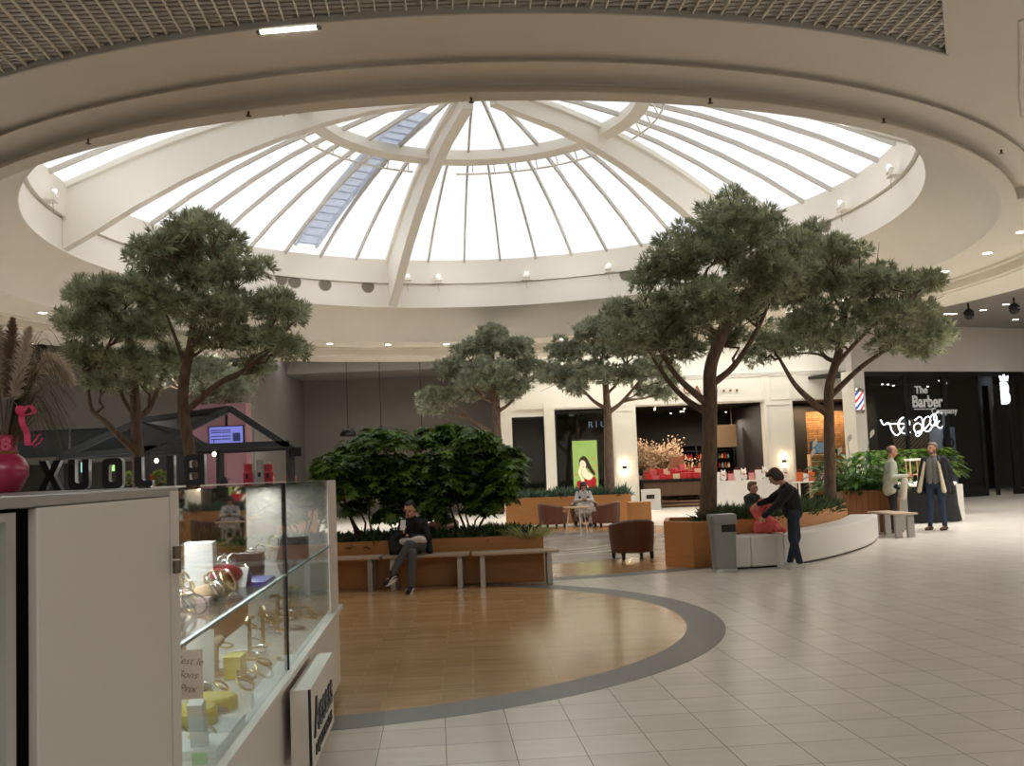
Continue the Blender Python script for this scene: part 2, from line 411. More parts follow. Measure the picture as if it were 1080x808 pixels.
for x0, x1 in ((4.45, 9.05), (9.3, 10.0), (10.25, 12.2), (.2, 4.2)):
    for z in (3.74, 4.6): mb.box(((x0+x1)/2, YS-.02, z), (x1-x0, .04, .04))
struct(mb.build('trim_4', white), 'thin panel mouldings on the cream fascia')
for i, (x0, x1, zt) in enumerate(((-.44, -.04, 3.9), (1.12, 1.5, 3.9), (3.56, 4.41, 3.66), (9.02, 10.04, 3.66), (12.2, 12.5, 3.66))):
    mb = MB().box(((x0+x1)/2, YS+.1, zt/2), (x1-x0, .5, zt))
    if x1-x0 > .6:
        for z in (.3, zt-.12): mb.box(((x0+x1)/2, YS-.16, z), (x1-x0-.16, .03, .05))
        for x in (x0+.09, x1-.09): mb.box((x, YS-.16, zt/2+.08), (.05, .03, zt-.42))
    struct(mb.build('wall_pillar', cream), None)
# shop shell
S('wall_shop', 1.4, 9.6, 43, 43.2, 0, 3.9, shop_dark); S('wall_shop', 1.2, 1.4, YS+.3, 43.2, 0, 3.9, shop_dark); S('wall_shop', 9.4, 9.6, YS+.35, 43.2, 0, 3.9, shop_dark)
S('ceiling_shop', 1.2, 9.6, YS+.3, 43.2, 3.8, 3.9, shop_dark); S('floor_shop', 1.4, 9.4, YS+.1, 43, .0005, .006, shop_floor)
# windows left of the shop opening
def shopwin(n, x0, x1, z0, z1, lab, bars=()):
    r = thing('window_%d' % n, None, None, ((x0+x1)/2, YS+.1, 0)); struct(r, lab); c = (x0+x1)/2
    MB().box((0, 0, (z0+z1)/2), (x1-x0, .012, z1-z0)).build('pane', shopglass, r)
    mb = MB()
    for x in (x0-c+.04, x1-c-.04)+tuple(b-c for b in bars): mb.box((x, 0, (z0+z1)/2), (.07, .08, z1-z0))
    for z in (z0+.04, z1-.04): mb.box((0, 0, z), (x1-x0, .08, .08))
    mb.build('frame', black, r)
shopwin(2, -.04, 1.12, 0, 3.45, 'dark shop window left of the cosmetics shop')
shopwin(3, 1.5, 3.56, 0, 3.6, 'shop window with the advertising screen behind it')
S('wall_shop', -.6, 1.2, 37.5, 37.7, 0, 3.9, shop_dark); S('wall_shop', -.6, -.44, YS+.3, 37.7, 0, 3.9, shop_dark); S('ceiling_shop', -.6, 1.2, YS+.3, 37.7, 3.6, 3.7, shop_dark)
S('wall_back', -.44, 1.5, YS+.05, YS+.3, 3.45, 3.7, cream)
# sign
sg = thing('shop_sign', 'copper capital letters and three dots on cream shop fascia', 'sign', (6.9, YS-.05, 4.17))
xs_ = [4.98, 5.34, 5.68, 6.32, 6.66, 6.98, 7.28]
xs_ = [A(p, 412, YS).x for p in (692, 703, 713, 724.5, 735, 745, 754)]
for ch, x in zip('RITUALS', xs_): text_mesh('letter', ch, .42, copper, sg, .02, facing((x-6.9, 0, 0)))
for p in (763, 770, 777): MB().lathe([(.045, -.02), (.045, .02)], n=12, M=facing((A(p, 412, YS).x-6.9, 0, -.06))).build('dot', copper, sg)
# sconces
for x, lab in ((3.92, 'small dark wall lamp glowing on cream pillar left of shop opening'), (9.62, 'small dark wall lamp glowing on cream pillar right of shop opening')):
    t = thing('wall_lamp', lab, 'wall lamp', (x, YS-.17, 1.5), group='pillar wall lamps')
    MB().box((0, -.03, 0), (.14, .08, .12)).build('housing', black, t, bevel=.01)
    for s_ in (-1, 1): MB().box((0, -.03, .065*s_), (.1, .05, .01)).build('lamp', lamp_dim, t)
    for s_ in (-1, 1):
        l = bpy.data.lights.new('sconce_light', 'POINT'); l.energy = 1.2; l.color = (1, .75, .5); l.shadow_soft_size = .03
        o = bpy.data.objects.new('sconce_light', l); COL.objects.link(o); o.location = (x, YS-.28, 1.5+.16*s_)
# advertising screen: green picture with a woman in a red dress, a flat picture on a slim display
def poly(mb, pts, y): mb.add([(x, y, z) for x, z in pts], [tuple(range(len(pts)))])
def ellpts(cx, cz, rx, rz, n=20, rot=0.): 
    c, s = cos(rot), sin(rot); return [(cx+rx*cos(2*pi*i/n)*c-rz*sin(2*pi*i/n)*s, cz+rx*cos(2*pi*i/n)*s+rz*sin(2*pi*i/n)*c) for i in range(n)]
def scr(name, rgb, e=.75): return mat(name, rgb, .4, emit=rgb, es=e)
ad = thing('advertising_screen', 'tall lit green screen showing a woman in red dress in shop window', 'screen', (2.57, YS+.45, .1))
MB().box((0, .05, 1.5), (.98, .08, 1.95)).build('housing', black, ad, bevel=.01)
MB().box((0, .02, .27), (.3, .3, .54)).build('stand', black, ad)
MB().box((0, .005, 1.5), (.9, .005, 1.85)).build('picture', scr('ad_green', (158, 178, 92), .5), ad)
mb = MB(); poly(mb, [(-.38, .62), (-.33, .95), (-.2, 1.0), (-.12, .8), (-.05, 1.05), (.12, .98), (.22, 1.08), (.32, 1.12), (.38, 1.0), (.36, .8), (.3, .6)], -.002); mb.build('dress', scr('ad_red', (150, 24, 30)), ad)
mb = MB(); poly(mb, ellpts(-.06, 1.62, .17, .25), -.004); poly(mb, [(-.05, 1.8), (.1, 1.72), (.2, 1.5), (.36, 1.2), (.3, 1.14), (.16, 1.3), (.04, 1.5)], -.004); mb.build('hair', scr('ad_hair', (48, 26, 20)), ad)
mb = MB(); poly(mb, ellpts(-.09, 1.55, .115, .165, rot=.15), -.006); poly(mb, [(-.1, 1.45), (.02, 1.42), (.08, 1.28), (.26, 1.16), (.2, 1.02), (.05, 1.0), (-.1, 1.12), (-.16, 1.25)], -.0055)
poly(mb, [(-.28, 1.3), (-.2, 1.5), (-.14, 1.42), (-.18, 1.2), (.0, .86), (.08, .74), (.02, .68), (-.12, .86)], -.007); mb.build('skin', scr('ad_skin', (226, 196, 160)), ad)
for x_, z_ in ((-.13, 1.6), (-.05, 1.61)):
    mb = MB(); poly(mb, ellpts(x_, z_, .02, .012), -.008); mb.build('eye', scr('ad_eye', (50, 30, 26)), ad)
mb = MB(); poly(mb, ellpts(-.08, 1.47, .045, .016, rot=.15), -.008); mb.build('lips', scr('ad_lips', (190, 60, 60)), ad)
for x, z in ((.3, 1.75), (.36, 1.5), (-.36, 1.2), (-.34, .75), (.32, 1.3)):
    mb = MB(); poly(mb, ellpts(x, z, .05, .04), -.003); mb.build('petal', scr('ad_petal', (206, 120, 70)), ad)
mb = MB()
for i, (x0, x1) in enumerate(((-.3, .12), (-.22, .05))): mb.box(((x0+x1)/2, -.002, 2.3-.08*i), (x1-x0, .002, .02))
mb.build('caption', scr('ad_caption', (110, 140, 60)), ad)
# lit sign inside the window
ws = thing('window_sign', 'faint lit white letters hanging inside the dark shop window', 'sign', (3.0, YS+1.4, 3.13))
for ch, x in zip('RIU', (-.1, .12, .38)): text_mesh('letter', ch, .32, scr('sign_white', (150, 165, 190), .2), ws, .01, facing((x, 0, 0)))
# blossom tree inside the shop
blossom_m = mat('pale_blossom', (196, 168, 140), .8, var=.3, scale=12); twig_m = mat('dark_twig', (52, 38, 30), .8)
bt = thing('blossom_tree', 'pale pink blossom tree standing inside the cosmetics shop', 'tree', (5.6, 38.2, .006))
rnd = random.Random(3); mb = MB(); mt = MB(); mt.tube([(0, 0, 0), (.05, 0, .8), (-.05, .1, 1.5)], [.1, .08, .06], 8)
for i in range(70):
    a = rnd.uniform(0, 2*pi); e = rnd.uniform(.1, 1.2); L = rnd.uniform(.6, 1.45)
    d = Vector((cos(a)*cos(e)*1.25, sin(a)*cos(e), sin(e)*.85)); p0 = Vector((-.05, .1, 1.45)); mt.tube([p0, p0+d*L*.5+Vector((0, 0, .05)), p0+d*L], [.025, .012, .005], 4)
    for k in range(70):
        p = p0+d*L*rnd.uniform(.35, 1.05)+Vector([rnd.gauss(0, .13) for _ in range(3)]); u = Vector([rnd.gauss(0, 1) for _ in range(3)]).normalized(); w_ = u.orthogonal().normalized(); r = rnd.uniform(.028, .055)
        mb.add([p-u*r, p+w_*r, p+u*r, p-w_*r], [(0, 1, 2, 3)])
mt.build('branches', twig_m, bt); mb.build('blossom', blossom_m, bt)
# shop tables
def shoptable(name, lab, x, y, w_, d, h, group=None):
    t = thing(name, lab, 'table', (x, y, .006), group=group)
    MB().box((0, 0, h-.03), (w_, d, .06)).build('tabletop', black, t)
    MB().box((0, 0, h-.35), (w_-.1, d-.1, .5)).build('drawer_body', mat('ribbed_brown_wood', (96, 70, 48), .5, var=.25, scale=14, stretch=(6, 1, .2)), t)
    for sx in (-1, 1):
        for sy in (-1, 1): MB().box((sx*(w_/2-.03), sy*(d/2-.03), h/2-.03), (.05, .05, h-.06)).build('leg', black, t)
    MB().box((0, 0, .12), (w_-.1, d-.1, .03)).build('lower_shelf', black, t); return t
shoptable('display_table', 'black framed display table heaped with red gifts in shop', 5.95, 35.9, 2.7, .9, 1.0)
shoptable('display_table', 'wooden display table with white boxes behind shop pillar', 4.2, 36.9, 1.7, .8, .95)
gift_mats = [mat('gift_red', (190, 28, 38), .45), mat('gift_cream', (226, 196, 166), .5), mat('gift_pink', (216, 92, 100), .5), mat('gift_tan', (176, 120, 84), .5)]
rnd = random.Random(5)
def gift(x, y, z, w_, d, h, m, lab, grp, name='gift_box', cat='box'):
    mb = MB().box((0, 0, h/2), (w_, d, h)); o = mb.build(name, m, loc=(x, y, z), bevel=.008)
    MB().box((0, 0, h/2), (w_+.006, .04, h+.006)).build('ribbon', gift_mats[1] if m is not gift_mats[1] else gift_mats[0], o)
    return tag(o, lab, cat, grp)
zt_ = 1.006
for row, (yy, z0, hh) in enumerate(((35.6, zt_, .2), (35.85, zt_, .34), (36.15, zt_, .5))):
    x = 4.75
    while x < 7.15:
        w_ = rnd.uniform(.16, .26); mi = rnd.choice([0, 0, 0, 1, 2] if row < 2 else [0, 1, 3, 3, 2])
        gift(x+w_/2, yy, z0, w_, .18, hh*rnd.uniform(.7, 1.15), gift_mats[mi], ['red gift box with pale ribbon on black shop table', 'cream gift box with red ribbon on black shop table', 'pink gift box with pale ribbon on black shop table', 'tan gift box with pale ribbon on black shop table'][mi], ['red', 'cream', 'pink', 'tan'][mi]+' gift boxes on the shop table')
        x += w_+.015
tag(MB().box((0, 0, .4), (.5, .03, .8)).build('display_card', gift_mats[3], loc=(6.0, 36.29, zt_), bevel=.005), 'tall tan display card standing above the red gifts', 'card')
for i in range(6):
    gift(3.75+.19*i, 36.7, .956, .17, .17, .2 if i != 2 else .34, gift_mats[1], 'cream gift box with red ribbon on wooden table behind pillar', 'cream boxes on the wooden table')
# shelving at the rear of the shop with bottles and boxes
she = thing('shop_shelving', 'tall dark shelving full of red and coloured products in shop', 'shelving', (8.1, 41.5, .006))
MB().box((0, .25, 1.15), (2.4, .03, 2.3)).build('back_panel', shop_dark, she)
zs = [.1, .5, .9, 1.3, 1.7, 2.05, 2.3]
for z in zs: MB().box((0, 0, z), (2.4, .5, .03)).build('shelf', black, she)
for x in (-1.2, -.4, .4, 1.2): MB().box((x, 0, 1.15), (.04, .5, 2.3)).build('upright', black, she)
bc = {'red': (176, 30, 36), 'cream': (220, 196, 160), 'teal': (70, 130, 120), 'pale blue': (150, 180, 200), 'orange': (206, 130, 60)}
bsrc = {}
def bottle(col):
    m = mat('bottle_'+col.replace(' ', '_'), bc[col], .35)
    o = MB().lathe([(.045, 0), (.05, .01), (.05, .15), (.03, .19), (.022, .2), (.022, .23)], n=10).build('bottle', m, smooth='auto')
    MB().lathe([(.026, .225), (.026, .26)], n=8).build('cap', black, o); return o
for z in zs[1:-2]:
    x = -1.1
    while x < 1.1:
        if min(abs(x-u) for u in (-.4, .4)) > .07:
            col = rnd.choice(['red', 'red', 'red', 'cream', 'teal', 'pale blue', 'orange']); 
            if col not in bsrc: b = bottle(col); bsrc[col] = b
            else: b = dup(bsrc[col], (0, 0, 0))
            b.location = (8.1+x, 41.4, .006+z+.015); tag(b, col+' bottle standing on the dark shelving at the rear of shop', 'bottle', col+' bottles on the dark shelving')
        x += .13
wc = MB()
for i in range(26): wc.box((7.95+i*.048, 40.1, 2.62), (.03, .04, .92))
wc.box((8.55, 40.14, 2.62), (1.26, .03, .92)); wc.box((8.1, 40.14, 3.44), (.02, .02, .74)); wc.box((9.0, 40.14, 3.44), (.02, .02, .74))
tag(wc.build('slatted_panel', mat('pale_slat_wood', (150, 128, 104), .6)), 'hanging pale slatted wooden panel inside the shop', 'panel')
# white counter table with soft white gifts
tb = thing('white_table', 'white draped table of white gift bags in front of shop shelves', 'table', (8.2, 34.0, 0))
wcl = mat('white_cloth', (236, 232, 226), .8)
MB().box((0, 0, .87), (2.7, .8, .04)).build('tabletop', white, tb, bevel=.01)
mb = MB()
for i in range(60):
    pass
pts = []
for i in range(120):
    t_ = i/120*4; s_ = int(t_); f_ = t_-s_; c4 = [(-1.36, -.41), (1.36, -.41), (1.36, .41), (-1.36, .41)]
    p, q = c4[s_], c4[(s_+1) % 4]; x = p[0]+(q[0]-p[0])*f_; y = p[1]+(q[1]-p[1])*f_; k = 1+.012*sin(i*1.7); pts.append((x*k, y*k))
n = len(pts); mb.add([(x, y, .895) for x, y in pts]+[(x*1.01, y*1.03, .02) for x, y in pts], [(i, (i+1) % n, n+(i+1) % n, n+i) for i in range(n)]+[tuple(range(n))])
mb.build('cloth', wcl, tb)
sw = [mat('plush_white', (240, 234, 228), .9), mat('plush_pink', (226, 150, 150), .8), mat('plush_red', (196, 40, 46), .7), mat('plush_orange', (222, 110, 60), .7), mat('plush_lilac', (140, 110, 140), .8)]
def plush(x, y, z, h, m, m2, lab, grp):
    t = thing('plush_toy', lab, 'soft toy', (x, y, z), rz=rnd.uniform(-.5, .5), group=grp)
    MB().ell((0, 0, h*.3), (h*.3, h*.26, h*.31), 12, 8).build('body', m, t, smooth=True); MB().ell((0, -.02, h*.72), (h*.24, h*.22, h*.22), 12, 8).build('head', m, t, smooth=True)
    for s_ in (-1, 1): MB().ell((s_*h*.16, 0, h*.95), (h*.07, h*.05, h*.1), 8, 6).build('ear', m, t, smooth=True)
    MB().ell((0, -h*.2, h*.52), (h*.13, h*.08, h*.06), 8, 6).build('bow', m2, t, smooth=True)
def giftbag(x, y, z, w_, h, m, lab, grp):
    t = thing('gift_bag', lab, 'bag', (x, y, z), rz=rnd.uniform(-.3, .3), group=grp)
    MB().box((0, 0, h/2), (w_, w_*.5, h), taper=.94).build('body', m, t)
    MB().tube([(-w_*.25, 0, h), (-w_*.2, 0, h+.08), (w_*.2, 0, h+.08), (w_*.25, 0, h)], .008, 5).build('handle', sw[2], t)
x = 7.0
zz = .9
for i in range(11):
    x = 7.0+i*.24
    if i % 3 == 1: plush(x, 34.0+rnd.uniform(-.15, .1), zz, rnd.uniform(.34, .46), sw[0], sw[2], 'white plush toy with red bow on the white draped table', 'white plush toys on the draped table')
    elif i % 3 == 0: giftbag(x, 34.0+rnd.uniform(-.15, .1), zz, .22, rnd.uniform(.26, .36), sw[0], 'white gift bag with red handle on the white draped table', 'white gift bags on the draped table')
    else: giftbag(x, 33.9, zz, .2, .24, sw[1], 'pink gift bag with red handle on the white draped table', 'pink gift bags on the draped table')
tb2 = thing('white_table', 'white table of orange and lilac gifts beside the white pillar', 'table', (10.35, 33.2, 0))
MB().box((0, 0, .77), (1.7, .7, .04)).build('tabletop', white, tb2, bevel=.01)
for sx in (-1, 1):
    for sy in (-1, 1): MB().box((sx*.8, sy*.3, .375), (.05, .05, .75)).build('leg', white, tb2)
for i in range(8):
    mi = (3, 0, 3, 4, 1, 4, 3, 0)[i]; nm = {3: 'orange', 0: 'white', 4: 'lilac', 1: 'pink'}[mi]
    giftbag(9.65+i*.2, 33.15, .79, .22, rnd.uniform(.24, .34), sw[mi], nm+' gift bag on the table beside the cream pillar', nm+' gift bags beside the pillar')
ps = thing('product_stand', 'pale wooden open shelf stand beside right cream pillar of shop', 'shelf', (10.75, 34.2, 0))
for s_ in (-1, 1): MB().box((s_*.42, 0, .85), (.05, .3, 1.7)).build('upright', mat('light_wood', (206, 172, 128), .5), ps)
for z in (.45, .95, 1.45, 1.68): MB().box((0, 0, z), (.84, .3, .035)).build('shelf', MATS['light_wood'], ps)
for k, z in enumerate((.47, .97)):
    for j in range(3):
        o = MB().box((0, 0, .15), (.2, .2, .3)).build('product_box', mat('navy_box', (30, 34, 52), .5), loc=(10.48+.26*j, 34.2, z), bevel=.006)
        tag(o, 'dark navy product box on the pale wooden shelf stand', 'box', 'navy boxes on the shelf stand')
ch = MB().box((0, 0, .35), (.62, .45, .7)).build('counter_cabinet', mat('pale_grey_laminate', (196, 194, 186), .5), loc=(4.72, 34.2, 0), bevel=.01); tag(ch, 'pale grey cabinet at left edge of the shop entrance', 'cabinet')
MB().box((-.05, -.235, .45), (.28, .02, .14)).build('slot', black, ch)
# third opening: brick room
S('wall_shop', 10.0, 13.3, 38.0, 38.2, 0, 3.9, shop_dark)
brick = brick_mat('stacked_stone', (150, 108, 66), (112, 80, 48), (50, 34, 24), .35, .09, .006, off=.5, rough=.8, var=.3, nscale=6)
bo = MB().box((0, 0, 0), (2.0, 3.2, .1)).build('wall_stone', brick, loc=(11.95, 37.8, 1.75)); bo.rotation_euler = (pi/2, 0, 0); struct(bo, 'lit rough stone wall inside the third shop')
S('wall_shop', 10.0, 10.1, YS+.3, 38, 0, 3.9, shop_dark); S('wall_shop', 13.2, 13.3, YS+.35, 38, 0, 3.9, shop_dark); S('ceiling_shop', 10.0, 13.3, YS+.3, 38.2, 3.7, 3.8, shop_dark)
S('floor_shop', 10.1, 13.2, YS+.1, 38, .0005, .006, shop_floor)
tv = MB().box((0, 0, 0), (.62, .05, .4)).build('menu_screen', scr('menu_glow', (70, 86, 96), .5), loc=(11.6, 37.0, 1.95), bevel=.01); tag(tv, 'small dim wall screen in front of the stone wall', 'screen')
MB().box((0, .05, 0), (.68, .05, .46)).build('bezel', black, tv)
area('shop_light', (7.2, 38, 3.7), 3.5, 3, 70, (1, .8, .58)); area('shop_light_b', (8.2, 40.6, 3.3), 2, .3, 40, (1, .85, .7))
area('stone_light', (12, 37.2, 3.6), 1.8, .2, 40, (1, .7, .4)); area('window_light', (2.4, 37, 3.7), 1.5, 1, 8, (1, .85, .7))
# ------------------------------------------------------------------ barber shop on the angled front
BA = math.atan2(2.6, 6.5); BO = Vector((11.7, 32.5, 0))
bu = Vector((cos(BA), sin(BA), 0))
def on_front(px, py, off=0.):              # point of the angled front seen at that place, moved off towards the mall
    r = _ray(px, py); nrm = Vector((sin(BA), -cos(BA), 0)); t = ((BO+nrm*off)-Vector((0, 0, EYE))).dot(nrm)/r.dot(nrm); return Vector((0, 0, EYE))+r*t
def alongf(s_, off=0., z=0.): return BO+bu*s_+Vector((sin(BA), -cos(BA), 0))*off+Vector((0, 0, z))
def fbox(name, s0, s1, z0, z1, off, th, m, lab=None, parent=None):
    o = MB().box(alongf((s0+s1)/2, off-th/2, (z0+z1)/2), (s1-s0, th, z1-z0), rz=BA).build(name, m, parent); return struct(o, lab) if parent is None else o
bwall = mat('pale_beige_wall', (206, 198, 190), .8)
fbox('wall_right', -.35, 16, 4.4, 6.0, .0, .3, bwall, 'pale wall above the barber shop')
fbox('wall_pillar', -.35, .1, 0, 4.42, .05, .6, cream, 'white pillar left of the barber shop')
fbox('wall_shop', -.2, 13, 0, 4.6, -5.0, .1, shop_dark); fbox('ceiling_shop', 0, 13, 4.4, 4.5, -.02, 5, shop_dark)
darkglass = glass_mat('barber_glass', (.52, .56, .58), .07)
wn = thing('window_4', None, None, (0, 0, 0)); struct(wn, 'tall dark glazed front of the barber shop')
mbg = MB(); s0 = .12
for s0, s1 in ((.12, 3.62), (3.78, 5.3), (5.9, 6.75), (6.95, 13)): fbox('pane', s0, s1, .22, 4.3, -.1, .012, darkglass, None, wn)
for s0, s1, z0, z1 in ((.1, .2, 0, 4.4), (1.9, 2.0, .2, 4.4), (3.6, 3.8, 0, 4.4), (5.28, 5.42, 0, 4.4), (5.85, 5.95, 0, 4.4), (6.7, 6.98, 0, 4.4), (.1, 6.98, 4.25, 4.42), (.1, 5.4, 0, .24), (6.9, 13, 4.25, 4.42), (6.9, 13, 0, .2), (5.4, 5.9, 3.9, 4.3)): fbox('frame', s0, s1, z0, z1, -.05, .12, black, None, wn)
bsign = thing('barber_sign', 'grey serif lettering on barber shop glass', 'sign', (0, 0, 0))
letter_grey = mat('sign_grey', (178, 176, 172), .5, emit=(178, 176, 172), es=.12)
p = on_front(971.5, 411.5, .04); text_mesh('lettering', 'The', .36, letter_grey, bsign, .012, facing(p, BA), bold=.006)
p = on_front(978, 424, .04); text_mesh('lettering', 'Barber', .56, letter_grey, bsign, .012, facing(p, BA), bold=.012, sx=.88)
p = on_front(996, 433.5, .04); text_mesh('lettering', 'Company', .3, letter_grey, bsign, .01, facing(p, BA), bold=.002)
p = on_front(975, 431.5, .04); MB().box(p, (.9, .01, .03), rz=BA).build('underline', letter_grey, bsign)
# neon loops
neon_m = mat('neon_white', (255, 255, 255), .4, emit=(255, 252, 250), es=3.)
def neon(pts_px):
    ps_ = [on_front(x, y, -.3) for x, y in pts_px]
    cu = bpy.data.curves.new('neon', 'CURVE'); cu.dimensions = '3D'; sp = cu.splines.new('BEZIER'); sp.bezier_points.add(len(ps_)-1)
    for b, q in zip(sp.bezier_points, ps_): b.co = q; b.handle_left_type = b.handle_right_type = 'AUTO'
    cu.bevel_depth = .022; cu.bevel_resolution = 2; cu.resolution_u = 8
    o = bpy.data.objects.new('t', cu); COL.objects.link(o); me = bpy.data.meshes.new_from_object(o.evaluated_get(bpy.context.evaluated_depsgraph_get())); bpy.data.objects.remove(o)
    me.materials.clear(); me.materials.append(neon_m); return me
nr = thing('neon_script', 'white looping neon script hanging behind barber shop glass', 'neon sign', (0, 0, 0))
for pts_px in ([(929, 443), (932, 448), (937, 446), (941, 455), (946, 459), (952, 452), (957, 445), (955, 441), (949, 443), (948, 452), (953, 457), (960, 456)], [(934, 447), (945, 447), (953, 447), (959, 448), (958, 443), (952, 441), (948, 449), (951, 455)],
               [(965, 443), (971, 440), (973, 447), (969, 457), (964, 452), (966, 447), (972, 449), (970, 459), (966, 459), (976, 452), (981, 441), (977, 440), (974, 449), (977, 455), (984, 449), (988, 441), (985, 437), (981, 443), (983, 449), (991, 444)], [(985, 440), (988, 449), (993, 451), (995, 443), (992, 435), (987, 436), (985, 441), (989, 448)]):
    o = bpy.data.objects.new('tube', neon(pts_px)); COL.objects.link(o); o.parent = nr
# barber pole
pp = on_front(906.5, 423, .30)
bp_ = thing('barber_pole', 'red, white and blue striped barber pole on white pillar', 'barber pole', pp)
spm = bpy.data.materials.new('barber_stripes'); spm.use_nodes = True; nt = spm.node_tree; b = nt.nodes['Principled BSDF']
tcn = nt.nodes.new('ShaderNodeTexCoord'); sep = nt.nodes.new('ShaderNodeSeparateXYZ'); nt.links.new(tcn.outputs['Object'], sep.inputs[0])
m1 = nt.nodes.new('ShaderNodeMath'); m1.operation = 'MULTIPLY_ADD'; m1.inputs[1].default_value = -1.4; nt.links.new(sep.outputs['X'], m1.inputs[0]); nt.links.new(sep.outputs['Z'], m1.inputs[2])
m2 = nt.nodes.new('ShaderNodeMath'); m2.operation = 'MULTIPLY'; m2.inputs[1].default_value = 2.2; nt.links.new(m1.outputs[0], m2.inputs[0])
m3 = nt.nodes.new('ShaderNodeMath'); m3.operation = 'FRACT'; nt.links.new(m2.outputs[0], m3.inputs[0])
cr = nt.nodes.new('ShaderNodeValToRGB'); cr.color_ramp.interpolation = 'CONSTANT'; e = cr.color_ramp.elements; e[0].color = (.8, .8, .8, 1); e[1].position = .25; e[1].color = (.55, .03, .04, 1)
for ps2, c in ((.5, (.8, .8, .8, 1)), (.75, (.04, .08, .35, 1))): q = e.new(ps2); q.color = c
nt.links.new(m3.outputs[0], cr.inputs[0]); nt.links.new(cr.outputs[0], b.inputs['Base Color']); nt.links.new(cr.outputs[0], b.inputs['Emission Color']); b.inputs['Emission Strength'].default_value = .35
MB().lathe([(.13, -.3), (.13, .3)], n=20).build('glass_cylinder', spm, bp_, smooth='auto')
chrome = mat('chrome', (200, 200, 200), .2, metal=1.)
for s_ in (-1, 1): MB().lathe([(.15, .3*s_), (.15, .36*s_), (.08, .42*s_)], n=20).build('end_cap', chrome, bp_, smooth='auto')
MB().box((.03, .15, 0), (.06, .22, .1)).build('bracket', chrome, bp_)
# projecting B sign with crown
bs = thing('blade_sign', 'glowing white letter B under a crown at barber entrance', 'sign', on_front(1060, 416, .3))
glow_w = mat('sign_glow_white', (235, 242, 255), .4, emit=(232, 240, 255), es=.55)
text_mesh('letter', 'B', 1.08, glow_w, bs, .05, facing((0, 0, 0), BA), bold=.03, sx=.62)
mb = MB(); cz = .53
pl = [(-.2, 0), (.2, 0), (.27, .28), (.12, .13), (0, .34), (-.12, .13), (-.27, .28)]
vs = [Vector((x*.72*cos(BA), x*.72*sin(BA), cz-.06+z*.72)) for x, z in pl]; nn = Vector((sin(BA), -cos(BA), 0))*.04
k = len(vs); mb.add([v+nn for v in vs]+[v-nn for v in vs], [(0, 1, 2, 3), (0, 3, 4), (0, 4, 5), (0, 5, 6), (k+3, k+2, k+1, k), (k+4, k+3, k), (k+5, k+4, k), (k+6, k+5, k)]+[(i, k+i, k+(i+1) % k, (i+1) % k) for i in range(k)])
mb.build('crown', glow_w, bs)
MB().bar((-.06, .28, .2), (-.06, .0, .2), .04).build('bracket', black, bs)
# poster column inside and warm slatted wall
pc = MB().lathe([(.42, 0), (.42, 2.45), (.4, 2.47)], n=24).build('poster_column', mat('poster_blue_white', (170, 168, 176), .5, var=.3, scale=1.4, emit=(160, 162, 180), es=.1), loc=alongf(4.3, -.9), smooth='auto'); tag(pc, 'pale blue poster column standing behind barber shop glass', 'column')
o = text_mesh('portrait', 'O', .6, black, pc, .005, facing((.0, -.43, 1.9), 0)) 
slm = bpy.data.materials.new('diagonal_slats'); slm.use_nodes = True; nt = slm.node_tree; b = nt.nodes['Principled BSDF']
tcn = nt.nodes.new('ShaderNodeTexCoord'); mpn = nt.nodes.new('ShaderNodeMapping'); mpn.inputs['Rotation'].default_value = (0, R_(40), 0); nt.links.new(tcn.outputs['Object'], mpn.inputs[0])
wv = nt.nodes.new('ShaderNodeTexWave'); wv.bands_direction = 'Z'; wv.inputs['Scale'].default_value = 2.6; nt.links.new(mpn.outputs[0], wv.inputs['Vector'])
cr = nt.nodes.new('ShaderNodeValToRGB'); cr.color_ramp.interpolation = 'CONSTANT'; cr.color_ramp.elements[0].color = (.06, .045, .03, 1); cr.color_ramp.elements[1].color = (.42, .28, .15, 1); cr.color_ramp.elements[1].position = .5
nt.links.new(wv.outputs['Fac'], cr.inputs[0]); nt.links.new(cr.outputs[0], b.inputs['Base Color'])
fbox('wall_slatted', 4.2, 6.6, 1.0, 2.9, -3.2, .08, slm, 'diagonal wooden slat wall inside the barber shop')
area('barber_light', alongf(4.6, -2.4, 4.2), 3, 1, 30, (1, .9, .78))
rnd = random.Random(11)
for i in range(9):
    q = alongf(rnd.uniform(.4, 6.4), -rnd.uniform(1, 3.5), 4.36)
    t = thing('spotlight', 'small glowing ceiling spotlight inside the dark barber shop', 'spotlight', q, group='barber shop spotlights')
    MB().lathe([(.05, 0), (.06, -.16)], n=10).build('housing', black, t); MB().ell((0, 0, -.17), (.045, .045, .03), 8, 6).build('bulb', lamp_on, t)
for i in range(10):
    q = Vector((rnd.uniform(4.6, 9.0), rnd.uniform(36, 41), 3.78))
    t = thing('spotlight', 'small glowing ceiling spotlight inside the cosmetics shop', 'spotlight', q, group='cosmetics shop spotlights')
    MB().lathe([(.04, 0), (.05, -.12)], n=10).build('housing', black, t); MB().ell((0, 0, -.13), (.035, .035, .025), 8, 6).build('bulb', lamp_dim, t)
